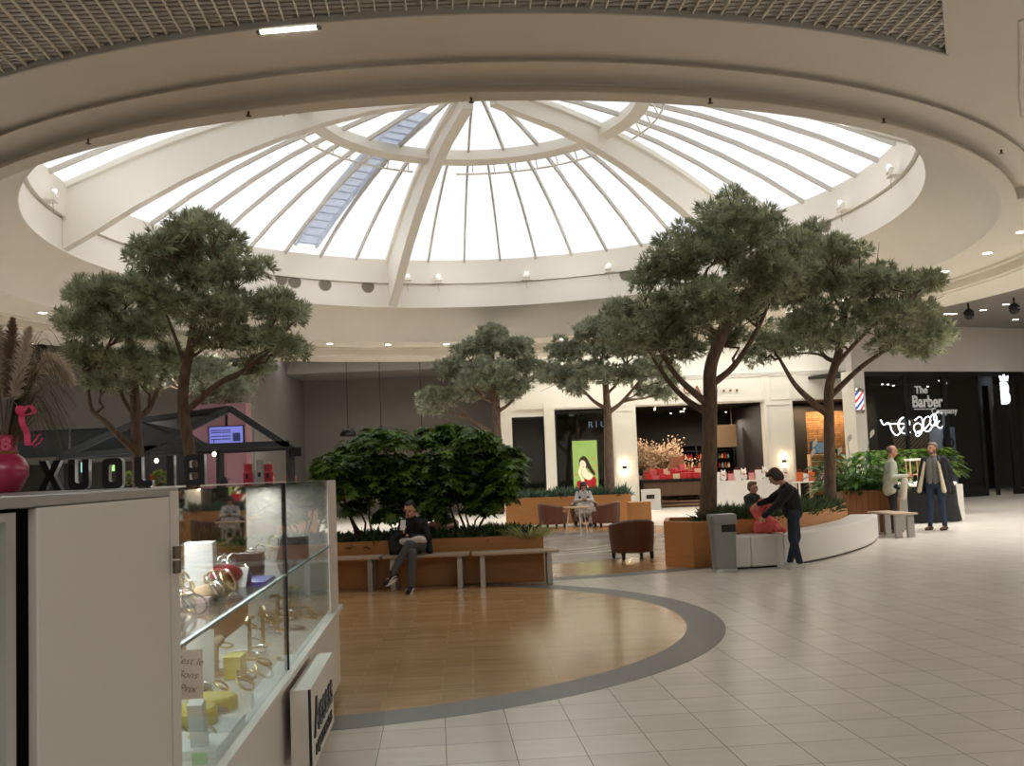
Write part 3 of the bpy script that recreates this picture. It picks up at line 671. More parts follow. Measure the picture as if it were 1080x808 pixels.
# ------------------------------------------------------------------ plaza furniture
orange_wood = mat('orange_wood_veneer', (188, 130, 74), .45, var=.08, scale=3, stretch=(1, 1, 9))
soil = mat('dark_soil', (40, 32, 26), .95, var=.3, scale=20)
steel = mat('brushed_steel', (176, 174, 170), .35, metal=.85)
grey_plank = mat('weathered_plank', (186, 166, 144), .55, var=.12, scale=5, stretch=(1, 9, 9))
leather = mat('brown_leather', (96, 58, 42), .42, var=.08, scale=10, bump=.15, bscale=120)
leather2 = mat('plum_leather', (108, 70, 58), .45, var=.08, scale=10, bump=.15, bscale=120)
solid_white = mat('white_solid_surface', (226, 222, 214), .35)
def planter_box(name, lab, poly, h, wall=.07, m=None):
    """low planter: rim walls round a polygon, soil inside"""
    t = thing(name, lab, 'planter', (0, 0, 0)); n = len(poly); m = m or orange_wood
    c = Vector((sum(p[0] for p in poly)/n, sum(p[1] for p in poly)/n))
    P2 = [Vector(p[:2]) for p in poly]; inn = []
    area_ = sum(P2[i].x*P2[(i+1) % n].y-P2[(i+1) % n].x*P2[i].y for i in range(n)); sg_ = 1 if area_ > 0 else -1
    for i in range(n):
        a, b, c_ = P2[i-1], P2[i], P2[(i+1) % n]; e1 = (b-a).normalized(); e2 = (c_-b).normalized()
        n1 = Vector((-e1.y, e1.x))*sg_; n2 = Vector((-e2.y, e2.x))*sg_; q = (n1+n2)
        q = q/max(.3, q.dot(n1)) if q.length > 1e-6 else n1; inn.append(b+q*wall)
    vs = [(p.x, p.y, .004) for p in P2]+[(p.x, p.y, h) for p in P2]+[(p.x, p.y, h) for p in inn]+[(p.x, p.y, h-.1) for p in inn]
    fs = []
    for i in range(n):
        j = (i+1) % n; fs += [(i, j, n+j, n+i), (n+i, n+j, 2*n+j, 2*n+i), (2*n+i, 2*n+j, 3*n+j, 3*n+i)]
    MB().add(vs, fs).build('wall', m, t)
    MB().prism([(p.x, p.y) for p in inn], h-.16, h-.1).build('soil', soil, t); return t
LPX0, LPX1, LPY0, LPY1, LPH = -4.2, .36, 13.66, 15.5, .64
planter_box('planter', 'long orange planter with shrubs behind the woman on the bench', [(LPX0, LPY0), (LPX1, LPY0), (LPX1-.12, LPY1), (LPX0, LPY1)], LPH)
def bench_src():
    t = thing('bench', 'x', 'bench', (0, 0, 0))
    for i in range(4): MB().box((0, -.165+.11*i, .445), (1.17, .1, .035)).build('seat_plank', grey_plank, t, bevel=.005)
    for sx in (-1, 1):
        for sy in (-1, 1): MB().box((sx*.45, sy*.12, .2), (.07, .13, .4)).build('leg', steel, t, bevel=.004)
        MB().box((sx*.45, 0, .415), (.05, .38, .024)).build('cross_bar', steel, t)
    return t
bsr = bench_src(); bsr.location = (-1.24, 13.38, .002); tag(bsr, 'slatted steel-legged bench on which the woman with a phone sits', 'bench', 'steel legged benches')
dup(bsr, (-2.44, 13.40, .002), R_(-2), 'slatted steel-legged bench beside the glass counter, left of the woman')
dup(bsr, (-.04, 13.36, .002), R_(2.5), 'slatted steel-legged bench at the open right end of the long planter')
dup(bsr, (7.25, 18.95, 0), R_(96), 'slatted steel-legged bench at far end of curved white seat')
# --- right planter with its curved white seat
fr = [F(p, q) for p, q in ((765, 601), (803, 600), (840, 597), (870, 591), (900, 583), (920, 576), (934, 568.5))]
def smooth(pts, n):                        # Catmull-Rom through the points
    pts = [Vector(p) for p in pts]; P_ = [pts[0]*2-pts[1]]+pts+[pts[-1]*2-pts[-2]]; out = []
    for i in range(1, len(P_)-2):
        for k in range(n):
            t = k/n; a, b, c, d = P_[i-1], P_[i], P_[i+1], P_[i+2]
            out.append(.5*((2*b)+(c-a)*t+(2*a-5*b+4*c-d)*t*t+(3*b-a-3*c+d)*t**3))
    return out+[pts[-1]]
front = smooth([Vector((3.02, 14.16, 0)), Vector((3.42, 14.19, 0)), Vector((3.95, 14.36, 0)), Vector((4.62, 14.95, 0)), Vector((5.42, 15.96, 0)), Vector((6.12, 17.05, 0)), Vector((6.75, 18.35, 0))], 8)
def offs(pts, d):
    o = []
    for i, p in enumerate(pts):
        t = (pts[min(i+1, len(pts)-1)]-pts[max(i-1, 0)]).normalized(); o.append(p+Vector((-t.y, t.x, 0))*d)
    return o
back = offs(front, .5)
segs = [(0, 7.5), (8, 14.5), (15, len(front)-1)]
labs = ['first white block of the curved seat, beside the grey bin', 'second white block of the curved seat, under the coral bags', 'long curved white seat running from the standing woman to the bench']
cuts = [(0, 7), (7, 15), (15, len(front)-1)]
for (i0, i1), lb in zip(cuts, labs):
    f_ = front[i0:i1+1]; b_ = back[i0:i1+1]
    if i0: f_ = [f_[0].lerp(f_[1], .06)]+f_[1:]; b_ = [b_[0].lerp(b_[1], .06)]+b_[1:]
    o = MB().prism([(p.x, p.y) for p in f_]+[(p.x, p.y) for p in reversed(b_)], .025, .47).build('curved_seat', solid_white, bevel=.03, seg=3); tag(o, lb, 'seat', 'white curved seats')
    q = offs(f_, .05); b2 = offs(f_, .42)
    MB().prism([(p.x, p.y) for p in q]+[(p.x, p.y) for p in reversed(b2)], 0.0, .03).build('plinth', black, o)
pf = offs(front, .53); pb = offs(front, 1.7)
bx = [Vector((2.25, 15.05, 0)), Vector((2.59, 14.50, 0)), Vector((2.80, 14.62, 0))]
ppoly = [(p.x, p.y) for p in bx]+[(p.x, p.y) for p in pf[2:]]+[(p.x, p.y) for p in reversed(pb[4:])]+[(2.45, 16.1)]
RPH = .68
planter_box('planter', 'curved orange planter behind the white seat, with two trees', ppoly, RPH)
# --- bin
bn = thing('litter_bin', 'grey metal litter bin between orange planter end and white seat', 'bin', (2.92, 13.98, .002))
gm = mat('bin_grey_metal', (140, 142, 138), .4, metal=.3)
def rrect(w_, d, r, n=5):
    o = []
    for cx_, cy_, a0 in ((w_/2-r, d/2-r, 0), (-w_/2+r, d/2-r, 90), (-w_/2+r, -d/2+r, 180), (w_/2-r, -d/2+r, 270)):
        for k in range(n+1): a = R_(a0+90*k/n); o.append((cx_+r*cos(a), cy_+r*sin(a)))
    return o
def loft(mb, secs, cap=True):
    n = len(secs[0]); vs = [p for s_ in secs for p in s_]; fs = []
    for k in range(len(secs)-1):
        for i in range(n): j = (i+1) % n; fs.append((k*n+i, k*n+j, (k+1)*n+j, (k+1)*n+i))
    if cap: fs += [tuple(range(n-1, -1, -1)), tuple((len(secs)-1)*n+i for i in range(n))]
    return mb.add(vs, fs)
def lvl(w_, d, r, z): return [(x, y, z) for x, y in rrect(w_, d, r)]
loft(MB(), [lvl(.31, .27, .05, .04), lvl(.35, .3, .05, .68)]).build('body', gm, bn, smooth='auto')
loft(MB(), [lvl(.35, .30, .05, .66), lvl(.38, .33, .06, .69), lvl(.385, .335, .06, .79), lvl(.36, .31, .06, .81)]).build('lid', gm, bn, smooth='auto')
MB().box((.06, -.146, .615), (.2, .02, .1)).build('opening', black, bn)
loft(MB(), [lvl(.33, .29, .05, 0), lvl(.33, .29, .05, .045)]).build('base_ring', chrome, bn, smooth='auto')
# --- armchairs
def tub_chair(lab, x, y, rz, m, w_=.78, h=.66, group=None):
    t = thing('armchair', lab, 'armchair', (x, y, .002), rz=rz, group=group)
    # shell: open towards -Y, back at +Y
    mb = MB(); n = 28; prof = []
    for i in range(n+1):
        a = R_(-28+236*i/n); k = sin(a); hh = h*(.88+.12*max(0, k)); ro = w_/2*(1+.0*k); ri = ro-.1
        for r, z in ((ro*.9, .11), (ro*.97, .3), (ro, hh-.03), (ro-.03, hh), (ri+.03, hh), (ri, hh-.03), (ri*.96, .3), (ri*.92, .11)): prof.append((r*cos(a), r*sin(a)*.92, z))
    fs = []
    for i in range(n):
        for j in range(8): fs.append((i*8+j, (i+1)*8+j, (i+1)*8+(j+1) % 8, i*8+(j+1) % 8))
    fs += [tuple(range(8)), tuple(n*8+j for j in range(7, -1, -1))]
    mb.add(prof, fs).build('shell', m, t, smooth='auto')
    loft(MB(), [[(x_*.94, y_*.94-.05, .12) for x_, y_ in rrect(w_-.16, w_-.16, .16)], [(x_, y_-.05, .2) for x_, y_ in rrect(w_-.18, w_-.16, .16)], [(x_, y_-.05, .38) for x_, y_ in rrect(w_-.18, w_-.16, .16)], [(x_*.93, y_*.93-.05, .42) for x_, y_ in rrect(w_-.18, w_-.16, .16)]]).build('seat_cushion', m, t, smooth='auto')
    for sx in (-1, 1):
        for sy in (-1, 1): MB().lathe([(.028, 0), (.04, .12)], (sx*.25, sy*.24, 0), 8).build('leg', black, t)
    return t
tub_chair('brown leather tub armchair turned away, alone in front of the plaza', 1.92, 16.5, R_(194), leather)
tub_chair('plum leather tub armchair left of the small round table', A(582, 540, 25.4).x, 25.6, R_(112), leather2)
tub_chair('plum leather tub armchair right of the small round table', A(641, 540, 25.0).x, 25.3, R_(-112), leather2)
tub_chair('plum leather tub armchair in which the person in a patterned skirt sits', A(617, 540, 26.3).x, 26.5, R_(0), leather2)
tub_chair('rust leather tub armchair seen through the shrub behind the bench', A(463, 540, 18.8).x, 18.8, R_(-40), leather)
tt = thing('side_table', 'small round pale table on thin white legs between armchairs', 'table', (A(609, 540, 23).x, 23.0, .002))
lw_ = MATS['light_wood']
MB().lathe([(.3, .6), (.33, .615), (.33, .63), (.31, .64)], n=32).build('tabletop', lw_, tt, smooth='auto')
for k in range(3):
    a = R_(90*k*4/3-80); MB().tube([(.2*cos(a), .2*sin(a), .6), (.3*cos(a), .3*sin(a), 0)], .012, 6).build('leg', white, tt)
cp = thing('coffee_cup', 'small white cup on the round pale table', 'cup', (A(611, 540, 23).x, 22.95, .642))
MB().lathe([(.025, 0), (.035, .01), (.04, .08), (.035, .08), (.03, .015)], n=16).build('body', white, cp, smooth='auto')
# --- far planter
planter_box('planter', 'far orange planter in front of the shop windows', [(-.3, 27.6), (3.25, 27.6), (3.4, 29.2), (-.3, 29.2)], .76)
pbx = thing('wooden_cube', 'small orange wooden cube beside the far planter end', 'cube seat', (A(675.5, 540, 25.9).x, 26.2, .002))
MB().box((0, 0, .3), (.58, .58, .56)).build('body', orange_wood, pbx, bevel=.012); MB().box((0, 0, .01), (.5, .5, .02)).build('plinth', black, pbx)
# wooden planter box of the white-flowered plant
wpb = thing('planter_box', 'vertical plank planter box holding the white flowered plant', 'planter', (7.35, 20.6, 0), rz=R_(-8))
plank = mat('brown_plank', (150, 96, 56), .5, var=.14, scale=6, stretch=(5, 5, .6))
mb = MB()
for i in range(9):
    for s_ in (-1, 1):
        mb.box((-.48+.12*i, s_*.53, .43), (.115, .03, .86)); mb.box((s_*.53, -.48+.12*i, .43), (.03, .115, .86))
mb.build('planks', plank, wpb, bevel=.004, seg=1); MB().box((0, 0, .75), (1.02, 1.02, .06)).build('soil', soil, wpb)
mp_ = thing('steel_post', 'wide brushed steel upright beside the plank planter box', 'post', (8.02, 20.35, 0)); MB().box((0, 0, .42), (.17, .12, .84)).build('slab', steel, mp_, bevel=.006); MB().box((0, 0, .01), (.24, .2, .02)).build('foot_plate', steel, mp_)
# ------------------------------------------------------------------ the glass counter
CC = Vector((-1.31, 7.07, 0)); cd = Vector((sin(YAW), cos(YAW), 0)); cn = Vector((cd.y, -cd.x, 0)); CR = -YAW
def K(s_, off, z): return CC-cd*s_+cn*off+Vector((0, 0, z))
def kbox(mb, s0, s1, o0, o1, z0, z1): return mb.box(K((s0+s1)/2, (o0+o1)/2, (z0+z1)/2), (abs(o1-o0), abs(s1-s0), z1-z0), rz=CR)
lam = mat('greige_laminate', (206, 200, 192), .45); lam_w = mat('white_laminate', (214, 206, 196), .4)
alu = mat('aluminium_trim', (186, 186, 186), .3, metal=.8)
cglass = glass_mat('counter_glass', (.93, .97, .97), .05)
ct = thing('display_counter', 'long glass display counter with greige side panel, near left', 'display counter', (0, 0, 0))
kbox(MB(), -.1, 5.25, -.55, 0, .08, .6).build('base_panel', lam_w, ct, bevel=.004)
kbox(MB(), -.05, 5.2, -.5, -.04, 0, .08).build('plinth', black, ct)
kbox(MB(), -.1, 5.25, -.53, .03, .6, .63).build('rail', lam_w, ct, bevel=.004)
kbox(MB(), -.1, .42, -.55, 0, .63, 1.53).build('end_post', lam_w, ct, bevel=.004)
for s0, s1 in ((.45, 2.27), (2.29, 4.27)):
    kbox(MB(), s0, s1, -.012, -.004, .63, 1.53).build('front_glass', cglass, ct)
kbox(MB(), 2.27, 2.29, -.02, .0, .63, 1.53).build('seam', black, ct)
kbox(MB(), .42, 4.27, -.5, -.012, 1.522, 1.53).build('top_glass', cglass, ct)
kbox(MB(), .42, 4.27, -.5, -.02, 1.08, 1.09).build('shelf', glass_mat('shelf_glass', (.86, .93, .92), .06, .12), ct)
kbox(MB(), .42, 4.27, -.016, -.0, 1.081, 1.091).build('shelf_edge', mat('green_glass_edge', (96, 120, 112), .3), ct)
kbox(MB(), 4.27, 4.36, -.5, 0, .63, 1.53).build('hinge_post', lam, ct)
pnl = kbox(MB(), 4.37, 5.265, -.03, .0, .1, 1.515).build('side_panel', lam, ct, bevel=.003)
mb = MB(); 
for z in (1.32, 1.36): mb.tube([K(4.365, .018, z-.017), K(4.365, .018, z+.017)], .012, 10)
mb.build('hinge', mat('hinge_bronze', (120, 110, 96), .4, metal=.8), ct, smooth='auto')
kbox(MB(), 4.27, 6.4, -1.9, .0, 1.517, 1.54).build('worktop', mat('silver_worktop', (150, 150, 150), .3, metal=.5), ct, bevel=.003)
kbox(MB(), 2.9, 4.27, -1.9, -.52, 1.517, 1.54).build('worktop', MATS['silver_worktop'], ct, bevel=.003)
kbox(MB(), 5.27, 5.355, -.5, -.015, .0, 1.515).build('gap_shade', mat('gap_shade_black', (6, 6, 6), .95, spec=.03), ct)  # black block painted in for the shade of the open gap
kbox(MB(), 2.9, 3.0, -1.9, -.56, 0, 1.517).build('rear_panel', lam, ct)
# second glass case at the frame's edge
c2 = thing('display_case', 'second glass case with aluminium frame at lower left edge', 'display case', (0, 0, 0))
kbox(MB(), 5.40, 6.3, -.03, -.015, .1, 1.505).build('pane', cglass, c2)
mb = MB(); kbox(mb, 5.36, 5.40, -.04, 0, .0, 1.51); kbox(mb, 6.3, 6.33, -.04, 0, .0, 1.51); kbox(mb, 5.40, 6.3, -.04, 0, 1.495, 1.51); kbox(mb, 5.40, 6.3, -.04, 0, 0, .1)
mb.build('frame', alu, c2); kbox(MB(), 5.4, 6.3, -.5, -.45, .0, 1.5).build('back_panel', lam, c2); kbox(MB(), 5.4, 6.3, -.45, -.0, .75, .76).build('shelf', MATS['shelf_glass'], c2); kbox(MB(), 5.4, 6.3, -.45, -.01, .0, .1).build('base', lam, c2)
# sign on the base
sb = thing('counter_sign', 'white box sign reading Access fixed to the counter base', 'sign', (0, 0, 0))
kbox(MB(), 1.58, 2.52, .035, .13, .2, .58).build('box', lam_w, sb, bevel=.003)
kbox(MB(), 2.52, 2.523, .118, .131, .2, .58).build('dark_edge', black, sb)
navy = mat('navy_letter', (22, 26, 54), .4)
fm = Matrix.Translation(K(2.05, .133, .415)) @ Matrix.Rotation(pi/2+CR, 4, 'Z') @ Matrix.Rotation(pi/2, 4, 'X')
text_mesh('lettering', 'Access', .235, navy, sb, .004, fm, bold=.006, sx=1.16)
fm = Matrix.Translation(K(2.05, .133, .27)) @ Matrix.Rotation(pi/2+CR, 4, 'Z') @ Matrix.Rotation(pi/2, 4, 'X')
text_mesh('small_lettering', '& BIJOUX MONTRES', .072, black, sb, .003, fm, bold=.002, sx=1.05)
# letters on the worktop, read from the other side
blk = mat('letter_black', (10, 10, 11), .5); edge = mat('letter_edge', (150, 150, 150), .3, metal=.6)
def rr2(x0, x1, z0, z1, r, n=4, corners=(1, 1, 1, 1)):
    o = []
    for (cx_, cz_, a0), on in zip(((x1-r, z1-r, 0), (x0+r, z1-r, 90), (x0+r, z0+r, 180), (x1-r, z0+r, 270)), corners):
        if on:
            for k in range(n+1): a = R_(a0+90*k/n); o.append((cx_+r*cos(a), cz_+r*sin(a)))
        else: o.append({0: (x1, z1), 90: (x0, z1), 180: (x0, z0), 270: (x1, z0)}[a0])
    return o
W2, HH, T_ = .04, .118, .026
GL = {'X': [[(-.046, 0), (-.018, 0), (0, .04), (.018, 0), (.046, 0), (.016, .06), (.044, HH), (.016, HH), (0, .08), (-.016, HH), (-.044, HH), (-.016, .06)]],
      'U': [[(-W2, HH), (-W2, .02), (-W2+.006, .006), (-W2+.02, 0), (W2-.02, 0), (W2-.006, .006), (W2, .02), (W2, HH), (W2-T_, HH), (W2-T_, .032), (W2-T_-.005, .026), (-W2+T_+.005, .026), (-W2+T_, .032), (-W2+T_, HH)]],
      'O': [rr2(-W2, W2, 0, HH, .02), rr2(-W2+T_, W2-T_, T_, HH-T_, .008)],
      'J': [[(.0, HH), (.0, .034), (-.005, .026), (-.03, .026), (-.04, .026), (-.04, .006), (-.03, 0), (.008, 0), (.022, .006), (.028, .02), (.028, HH)]],
      'I': [[(-.014, 0), (.014, 0), (.014, HH), (-.014, HH)]],
      'B': [[(-W2, 0), (W2-.016, 0), (W2-.004, .006), (W2, .018), (W2, .046), (W2-.008, .059), (W2, .072), (W2, HH-.018), (W2-.004, HH-.006), (W2-.016, HH), (-W2, HH)], rr2(-W2+T_, W2-T_+.004, .022, .049, .006), rr2(-W2+T_, W2-T_+.004, .069, HH-.022, .006)]}
for ch, px in zip('XUOJIB', (54, 84.5, 120, 151, 181, 206)):
    Y = 3.83-.05*(px-54)/150; p = A(px, 500, Y); p.z = 1.541
    cu = bpy.data.curves.new('letter', 'CURVE'); cu.dimensions = '2D'; cu.fill_mode = 'BOTH'; cu.extrude = .014
    for lp_ in GL[ch]:
        sp = cu.splines.new('POLY'); sp.points.add(len(lp_)-1); sp.use_cyclic_u = True
        for q, (x, z) in zip(sp.points, lp_): q.co = (x, z, 0, 1)
    o = bpy.data.objects.new('t', cu); COL.objects.link(o); me = bpy.data.meshes.new_from_object(o.evaluated_get(bpy.context.evaluated_depsgraph_get())); bpy.data.objects.remove(o)
    me.transform(Matrix.Rotation(pi, 4, 'Z') @ Matrix.Rotation(pi/2, 4, 'X')); me.name = 'letter'; me.materials.clear(); me.materials.append(blk); me.materials.append(edge)
    for f_ in me.polygons: f_.material_index = 0 if abs(f_.normal.y) > .8 else 1
    o = bpy.data.objects.new('letter', me); COL.objects.link(o); o.location = p
    o['label'] = 'black standing letter %s on the counter top, seen from behind' % ch; o['category'] = 'letter'; o['group'] = 'standing letters on the counter'
# --- jewellery and cards inside the case
def item(name, lab, cat, px, py, z, mb, m, grp=None, rz=None):
    o = mb.build(name, m, loc=F(px, py, z), smooth='auto'); o.rotation_euler = (0, 0, CR if rz is None else rz); return tag(o, lab, cat, grp)
ZU, ZL = 1.0905, .6305
def fitx(px, py, z): return F(px, py, z)
silver = mat('silver_jewellery', (214, 212, 208), .25, metal=.9); gold = mat('gold_jewellery', (206, 180, 130), .3, metal=.8)
yel = mat('yellow_card', (226, 204, 60), .5); wcard = mat('white_card', (236, 234, 230), .5); bcard = mat('blue_card', (56, 62, 170), .45); brownv = mat('dark_brown_velvet', (56, 38, 34), .7); redv = mat('red_velvet', (170, 44, 50), .7); tanv = mat('tan_velvet', (186, 160, 120), .7); pinkc = mat('pale_pink_card', (220, 186, 180), .6)
def at_case(px, s_off, z):
    # point inside the case below the photo column px at depth s_off behind the glass
    r = _ray(px, 600); t = ((K(0, s_off, 0))-Vector((0, 0, EYE))).dot(cn)/r.dot(cn); q = r*t; q.z = z
    s_ = (CC-q).dot(cd)
    if s_ < .52: q -= cd*(.52-s_+random.uniform(0, .25))
    return q
def ci(name, lab, cat, px, off, z, mb, m, grp=None, rz=0.):
    o = mb.build(name, m, loc=at_case(px, off, z), smooth='auto'); o.rotation_euler = (0, 0, CR+rz); return tag(o, lab, cat, grp)
ci('card_box', 'tall white box standing on the upper glass shelf', 'box', 212, -.3, ZU, MB().box((0, 0, .1), (.12, .08, .2)), wcard)
ci('jewellery_block', 'dark brown block with silver hoops on the glass shelf', 'jewellery stand', 264, -.2, ZU, MB().box((0, 0, .05), (.12, .12, .1)), brownv)
ci('jewellery_wedge', 'dark brown wedge of bracelets at far end of glass shelf', 'jewellery stand', 309, -.1, ZU, MB().add([(-.08, -.1, 0), (.08, -.1, 0), (.08, .1, 0), (-.08, .1, 0), (-.08, .1, .12), (.08, .1, .12)], [(0, 1, 2, 3), (2, 5, 4, 3), (0, 4, 5, 1), (0, 3, 4), (1, 5, 2)][0:5]), brownv)
ci('blue_card', 'flat blue card lying near front of the glass shelf', 'card', 268, -.1, ZU, MB().box((0, 0, .006), (.14, .3, .012)), bcard)
ci('folded_card', 'folded white card standing behind the flat blue card', 'card', 248, -.16, ZU, MB().add([(-.06, -.08, 0), (.06, -.08, 0), (.06, 0, .08), (-.06, 0, .08), (.06, .08, 0), (-.06, .08, 0)], [(0, 1, 2, 3), (3, 2, 4, 5)]), wcard)
ci('velvet_cushion', 'red velvet cushion with a bangle on the glass shelf', 'cushion', 237, -.2, ZU, MB().ell((0, 0, .05), (.08, .07, .05), 14, 8), redv)
ci('velvet_cushion', 'tan velvet cushion nearest the hinge side on the shelf', 'cushion', 222, -.14, ZU, MB().ell((0, 0, .035), (.07, .07, .035), 14, 8), tanv)
ci('jewellery_tray', 'pale pink tray on the glass shelf behind the bangles', 'tray', 200, -.22, ZU, MB().box((0, 0, .015), (.2, .26, .03)), pinkc)
ci('jewellery_tray', 'flat white tray on the lower deck nearest the hinge', 'tray', 212, -.12, ZL, MB().box((0, 0, .015), (.2, .5, .03)), wcard)
ci('watch_stand', 'tan T shaped bracelet stand on the lower deck', 'jewellery stand', 226, -.34, ZL, MB().box((0, 0, .01), (.1, .1, .02)).tube([(0, 0, 0), (0, 0, .15)], .015, 8).tube([(0, -.09, .15), (0, .09, .15)], .025, 10), tanv)
ci('yellow_block', 'yellow price block standing behind white cards on lower deck', 'block', 246, -.24, ZL, MB().box((0, 0, .05), (.08, .14, .1)), yel)
ci('yellow_cushion', 'round yellow display disc in the middle of lower deck', 'display disc', 222, -.2, ZL, MB().lathe([(.1, 0), (.1, .04), (.09, .05)], n=20), yel)
ci('yellow_cushion', 'round yellow display disc closest to the hinge post', 'display disc', 198, -.2, ZL, MB().lathe([(.1, 0), (.1, .08), (.09, .09)], n=20), yel)
ci('price_card', 'tall white earring card standing on the lower deck', 'card', 210, -.34, ZL, MB().box((0, 0, .13), (.12, .006, .26)), wcard)
ci('hair_clip', 'white strip card of dark studs leaning on lower deck', 'card', 205, -.09, ZL, MB().box((0, .02, .09), (.05, .05, .2), rx=.3), wcard)
ci('price_tag', 'small green price tag at foot of the white strip card', 'tag', 207.5, -.06, ZL, MB().box((0, 0, .02), (.05, .004, .04)), mat('green_tag', (150, 220, 120), .5))
hs = ci('handwritten_card', 'pale card with handwritten message hanging by hinge post', 'card', 196, -.1, .84, MB().box((0, 0, .08), (.1, .006, .16)), pinkc)
for k, tx in enumerate(("C'est le", 'Bons', 'Prix')): text_mesh('lettering', tx, .034, navy, hs, .001, Matrix.Translation((0, -.005, .125-.045*k)) @ Matrix.Rotation(R_(8), 4, 'Y') @ Matrix.Rotation(pi/2, 4, 'X'), shear=.35)
rnd = random.Random(21)
def ring_mb(R, r, tilt, rot):
    mb = MB(); M_ = Matrix.Rotation(rot, 4, 'Z') @ Matrix.Rotation(tilt, 4, 'X'); pts = [M_ @ Vector((R*cos(2*pi*i/18), R*sin(2*pi*i/18), 0)) for i in range(19)]
    zmin = min(p.z for p in pts)-r; pts = [p-Vector((0, 0, zmin)) for p in pts]; return mb.tube(pts, r, 5, cap=False)
for i in range(52):
    px = rnd.uniform(192, 245) if i < 40 else rnd.uniform(240, 330); off = rnd.uniform(-.42, -.1)
    if rnd.random() < .72: ci('bangle', 'thin silver bangle standing on the upper glass shelf', 'bangle', px, off, ZU, ring_mb(rnd.uniform(.03, .045), .004, rnd.uniform(.9, 1.5), rnd.uniform(0, 3)), silver, 'silver bangles on the shelf')
    else: ci('bangle', 'thin gold bangle standing on the upper glass shelf', 'bangle', px, off, ZU, ring_mb(rnd.uniform(.03, .045), .005, rnd.uniform(.9, 1.5), rnd.uniform(0, 3)), gold, 'gold bangles on the shelf')
for i in range(64):
    px = rnd.uniform(194, 300) if i < 48 else rnd.uniform(290, 338); off = rnd.uniform(-.45, -.05)
    if rnd.random() < .5: ci('bracelet', 'silver bracelet lying on the lower deck of the case', 'bracelet', px, off, ZL+.0005, ring_mb(rnd.uniform(.03, .05), .006, rnd.uniform(.1, .8), rnd.uniform(0, 3)), silver, 'silver bracelets on the lower deck')
    else: ci('bracelet', 'gold bracelet lying on the lower deck of the case', 'bracelet', px, off, ZL+.0005, ring_mb(rnd.uniform(.03, .05), .006, rnd.uniform(.1, .8), rnd.uniform(0, 3)), gold, 'gold bracelets on the lower deck')
for i, px in enumerate((262, 276, 292, 306)):
    t = thing('jewellery_stand', ['gold jewellery stand with two arms, nearest of the lower row', 'gold jewellery stand with two arms, before the glass seam', 'gold jewellery stand with two arms, at the glass seam', 'gold jewellery stand with two arms, beyond the glass seam'][i], 'jewellery stand', at_case(px, -.25, ZL), rz=CR+.3*i)
    MB().lathe([(.05, 0), (.05, .012), (.012, .02), (.01, .2)], n=12).build('base', gold, t, smooth='auto'); MB().tube([(0, -.09, .2), (0, -.03, .215), (0, .03, .215), (0, .09, .2)], .01, 6).build('arm', gold, t); MB().tube([(0, -.07+.0*k, .2) if k % 2 == 0 else (0.01, -.05, .12) for k in range(3)], .004, 5).build('chain', silver, t)
# ------------------------------------------------------------------ plants
nrs = np.random.RandomState(12)
def mesh_np(name, V, Fq, m, parent=None, mi=None, smooth=False):
    me = bpy.data.meshes.new(name); n = len(V); k = Fq.shape[1]; f = len(Fq)
    me.vertices.add(n); me.vertices.foreach_set('co', V.astype(np.float32).ravel())
    me.loops.add(f*k); me.loops.foreach_set('vertex_index', Fq.astype(np.int32).ravel())
    me.polygons.add(f); me.polygons.foreach_set('loop_start', np.arange(0, f*k, k, dtype=np.int32)); me.polygons.foreach_set('loop_total', np.full(f, k, dtype=np.int32))
    for q in (m if isinstance(m, (list, tuple)) else [m]): me.materials.append(q)
    if mi is not None: me.polygons.foreach_set('material_index', mi.astype(np.int32))
    if smooth: me.polygons.foreach_set('use_smooth', np.ones(f, dtype=bool))
    me.update(calc_edges=True); me.validate()
    o = bpy.data.objects.new(name, me); COL.objects.link(o)
    if parent is not None: o.parent = parent
    return o
def unit(v): return v/np.maximum(np.linalg.norm(v, axis=1, keepdims=True), 1e-9)
def blades(base, dirs, length, width, bend=None):
    """flat tapering blades: base points, directions, lengths, widths -> quads (kite shaped)"""
    n = len(base); side = unit(np.cross(dirs, nrs.normal(size=(n, 3)))); L = length[:, None]; W = width[:, None]
    mid = base+dirs*L*.5; tip = base+dirs*L
    if bend is not None: tip = tip+bend*L; mid = mid+bend*L*.3
    V = np.stack([base-side*W*.25, mid-side*W*.5, tip, mid+side*W*.5], 1).reshape(-1, 3)
    Fq = np.arange(n*4).reshape(-1, 4); return V, Fq
def leaf_mat(name, c1, c2, trans=.25, rough=.5):
    m = bpy.data.materials.new(name); m.use_nodes = True; MATS[name] = m; nt = m.node_tree; b = nt.nodes['Principled BSDF']; out = nt.nodes['Material Output']
    tc = nt.nodes.new('ShaderNodeTexCoord'); n = nt.nodes.new('ShaderNodeTexNoise'); n.inputs['Scale'].default_value = 5; nt.links.new(tc.outputs['Object'], n.inputs['Vector'])
    r = nt.nodes.new('ShaderNodeValToRGB'); r.color_ramp.elements[0].position = .35; r.color_ramp.elements[1].position = .65
    r.color_ramp.elements[0].color = (*lin(c1), 1); r.color_ramp.elements[1].color = (*lin(c2), 1)
    nt.links.new(n.outputs['Fac'], r.inputs['Fac']); nt.links.new(r.outputs['Color'], b.inputs['Base Color']); b.inputs['Roughness'].default_value = rough
    tl = nt.nodes.new('ShaderNodeBsdfTranslucent'); nt.links.new(r.outputs['Color'], tl.inputs['Color'])
    mx = nt.nodes.new('ShaderNodeMixShader'); mx.inputs['Fac'].default_value = trans
    nt.links.new(b.outputs[0], mx.inputs[1]); nt.links.new(tl.outputs[0], mx.inputs[2]); nt.links.new(mx.outputs[0], out.inputs['Surface']); return m
pine = leaf_mat('pine_needle_green', (118, 124, 96), (178, 184, 150), .5, .55)
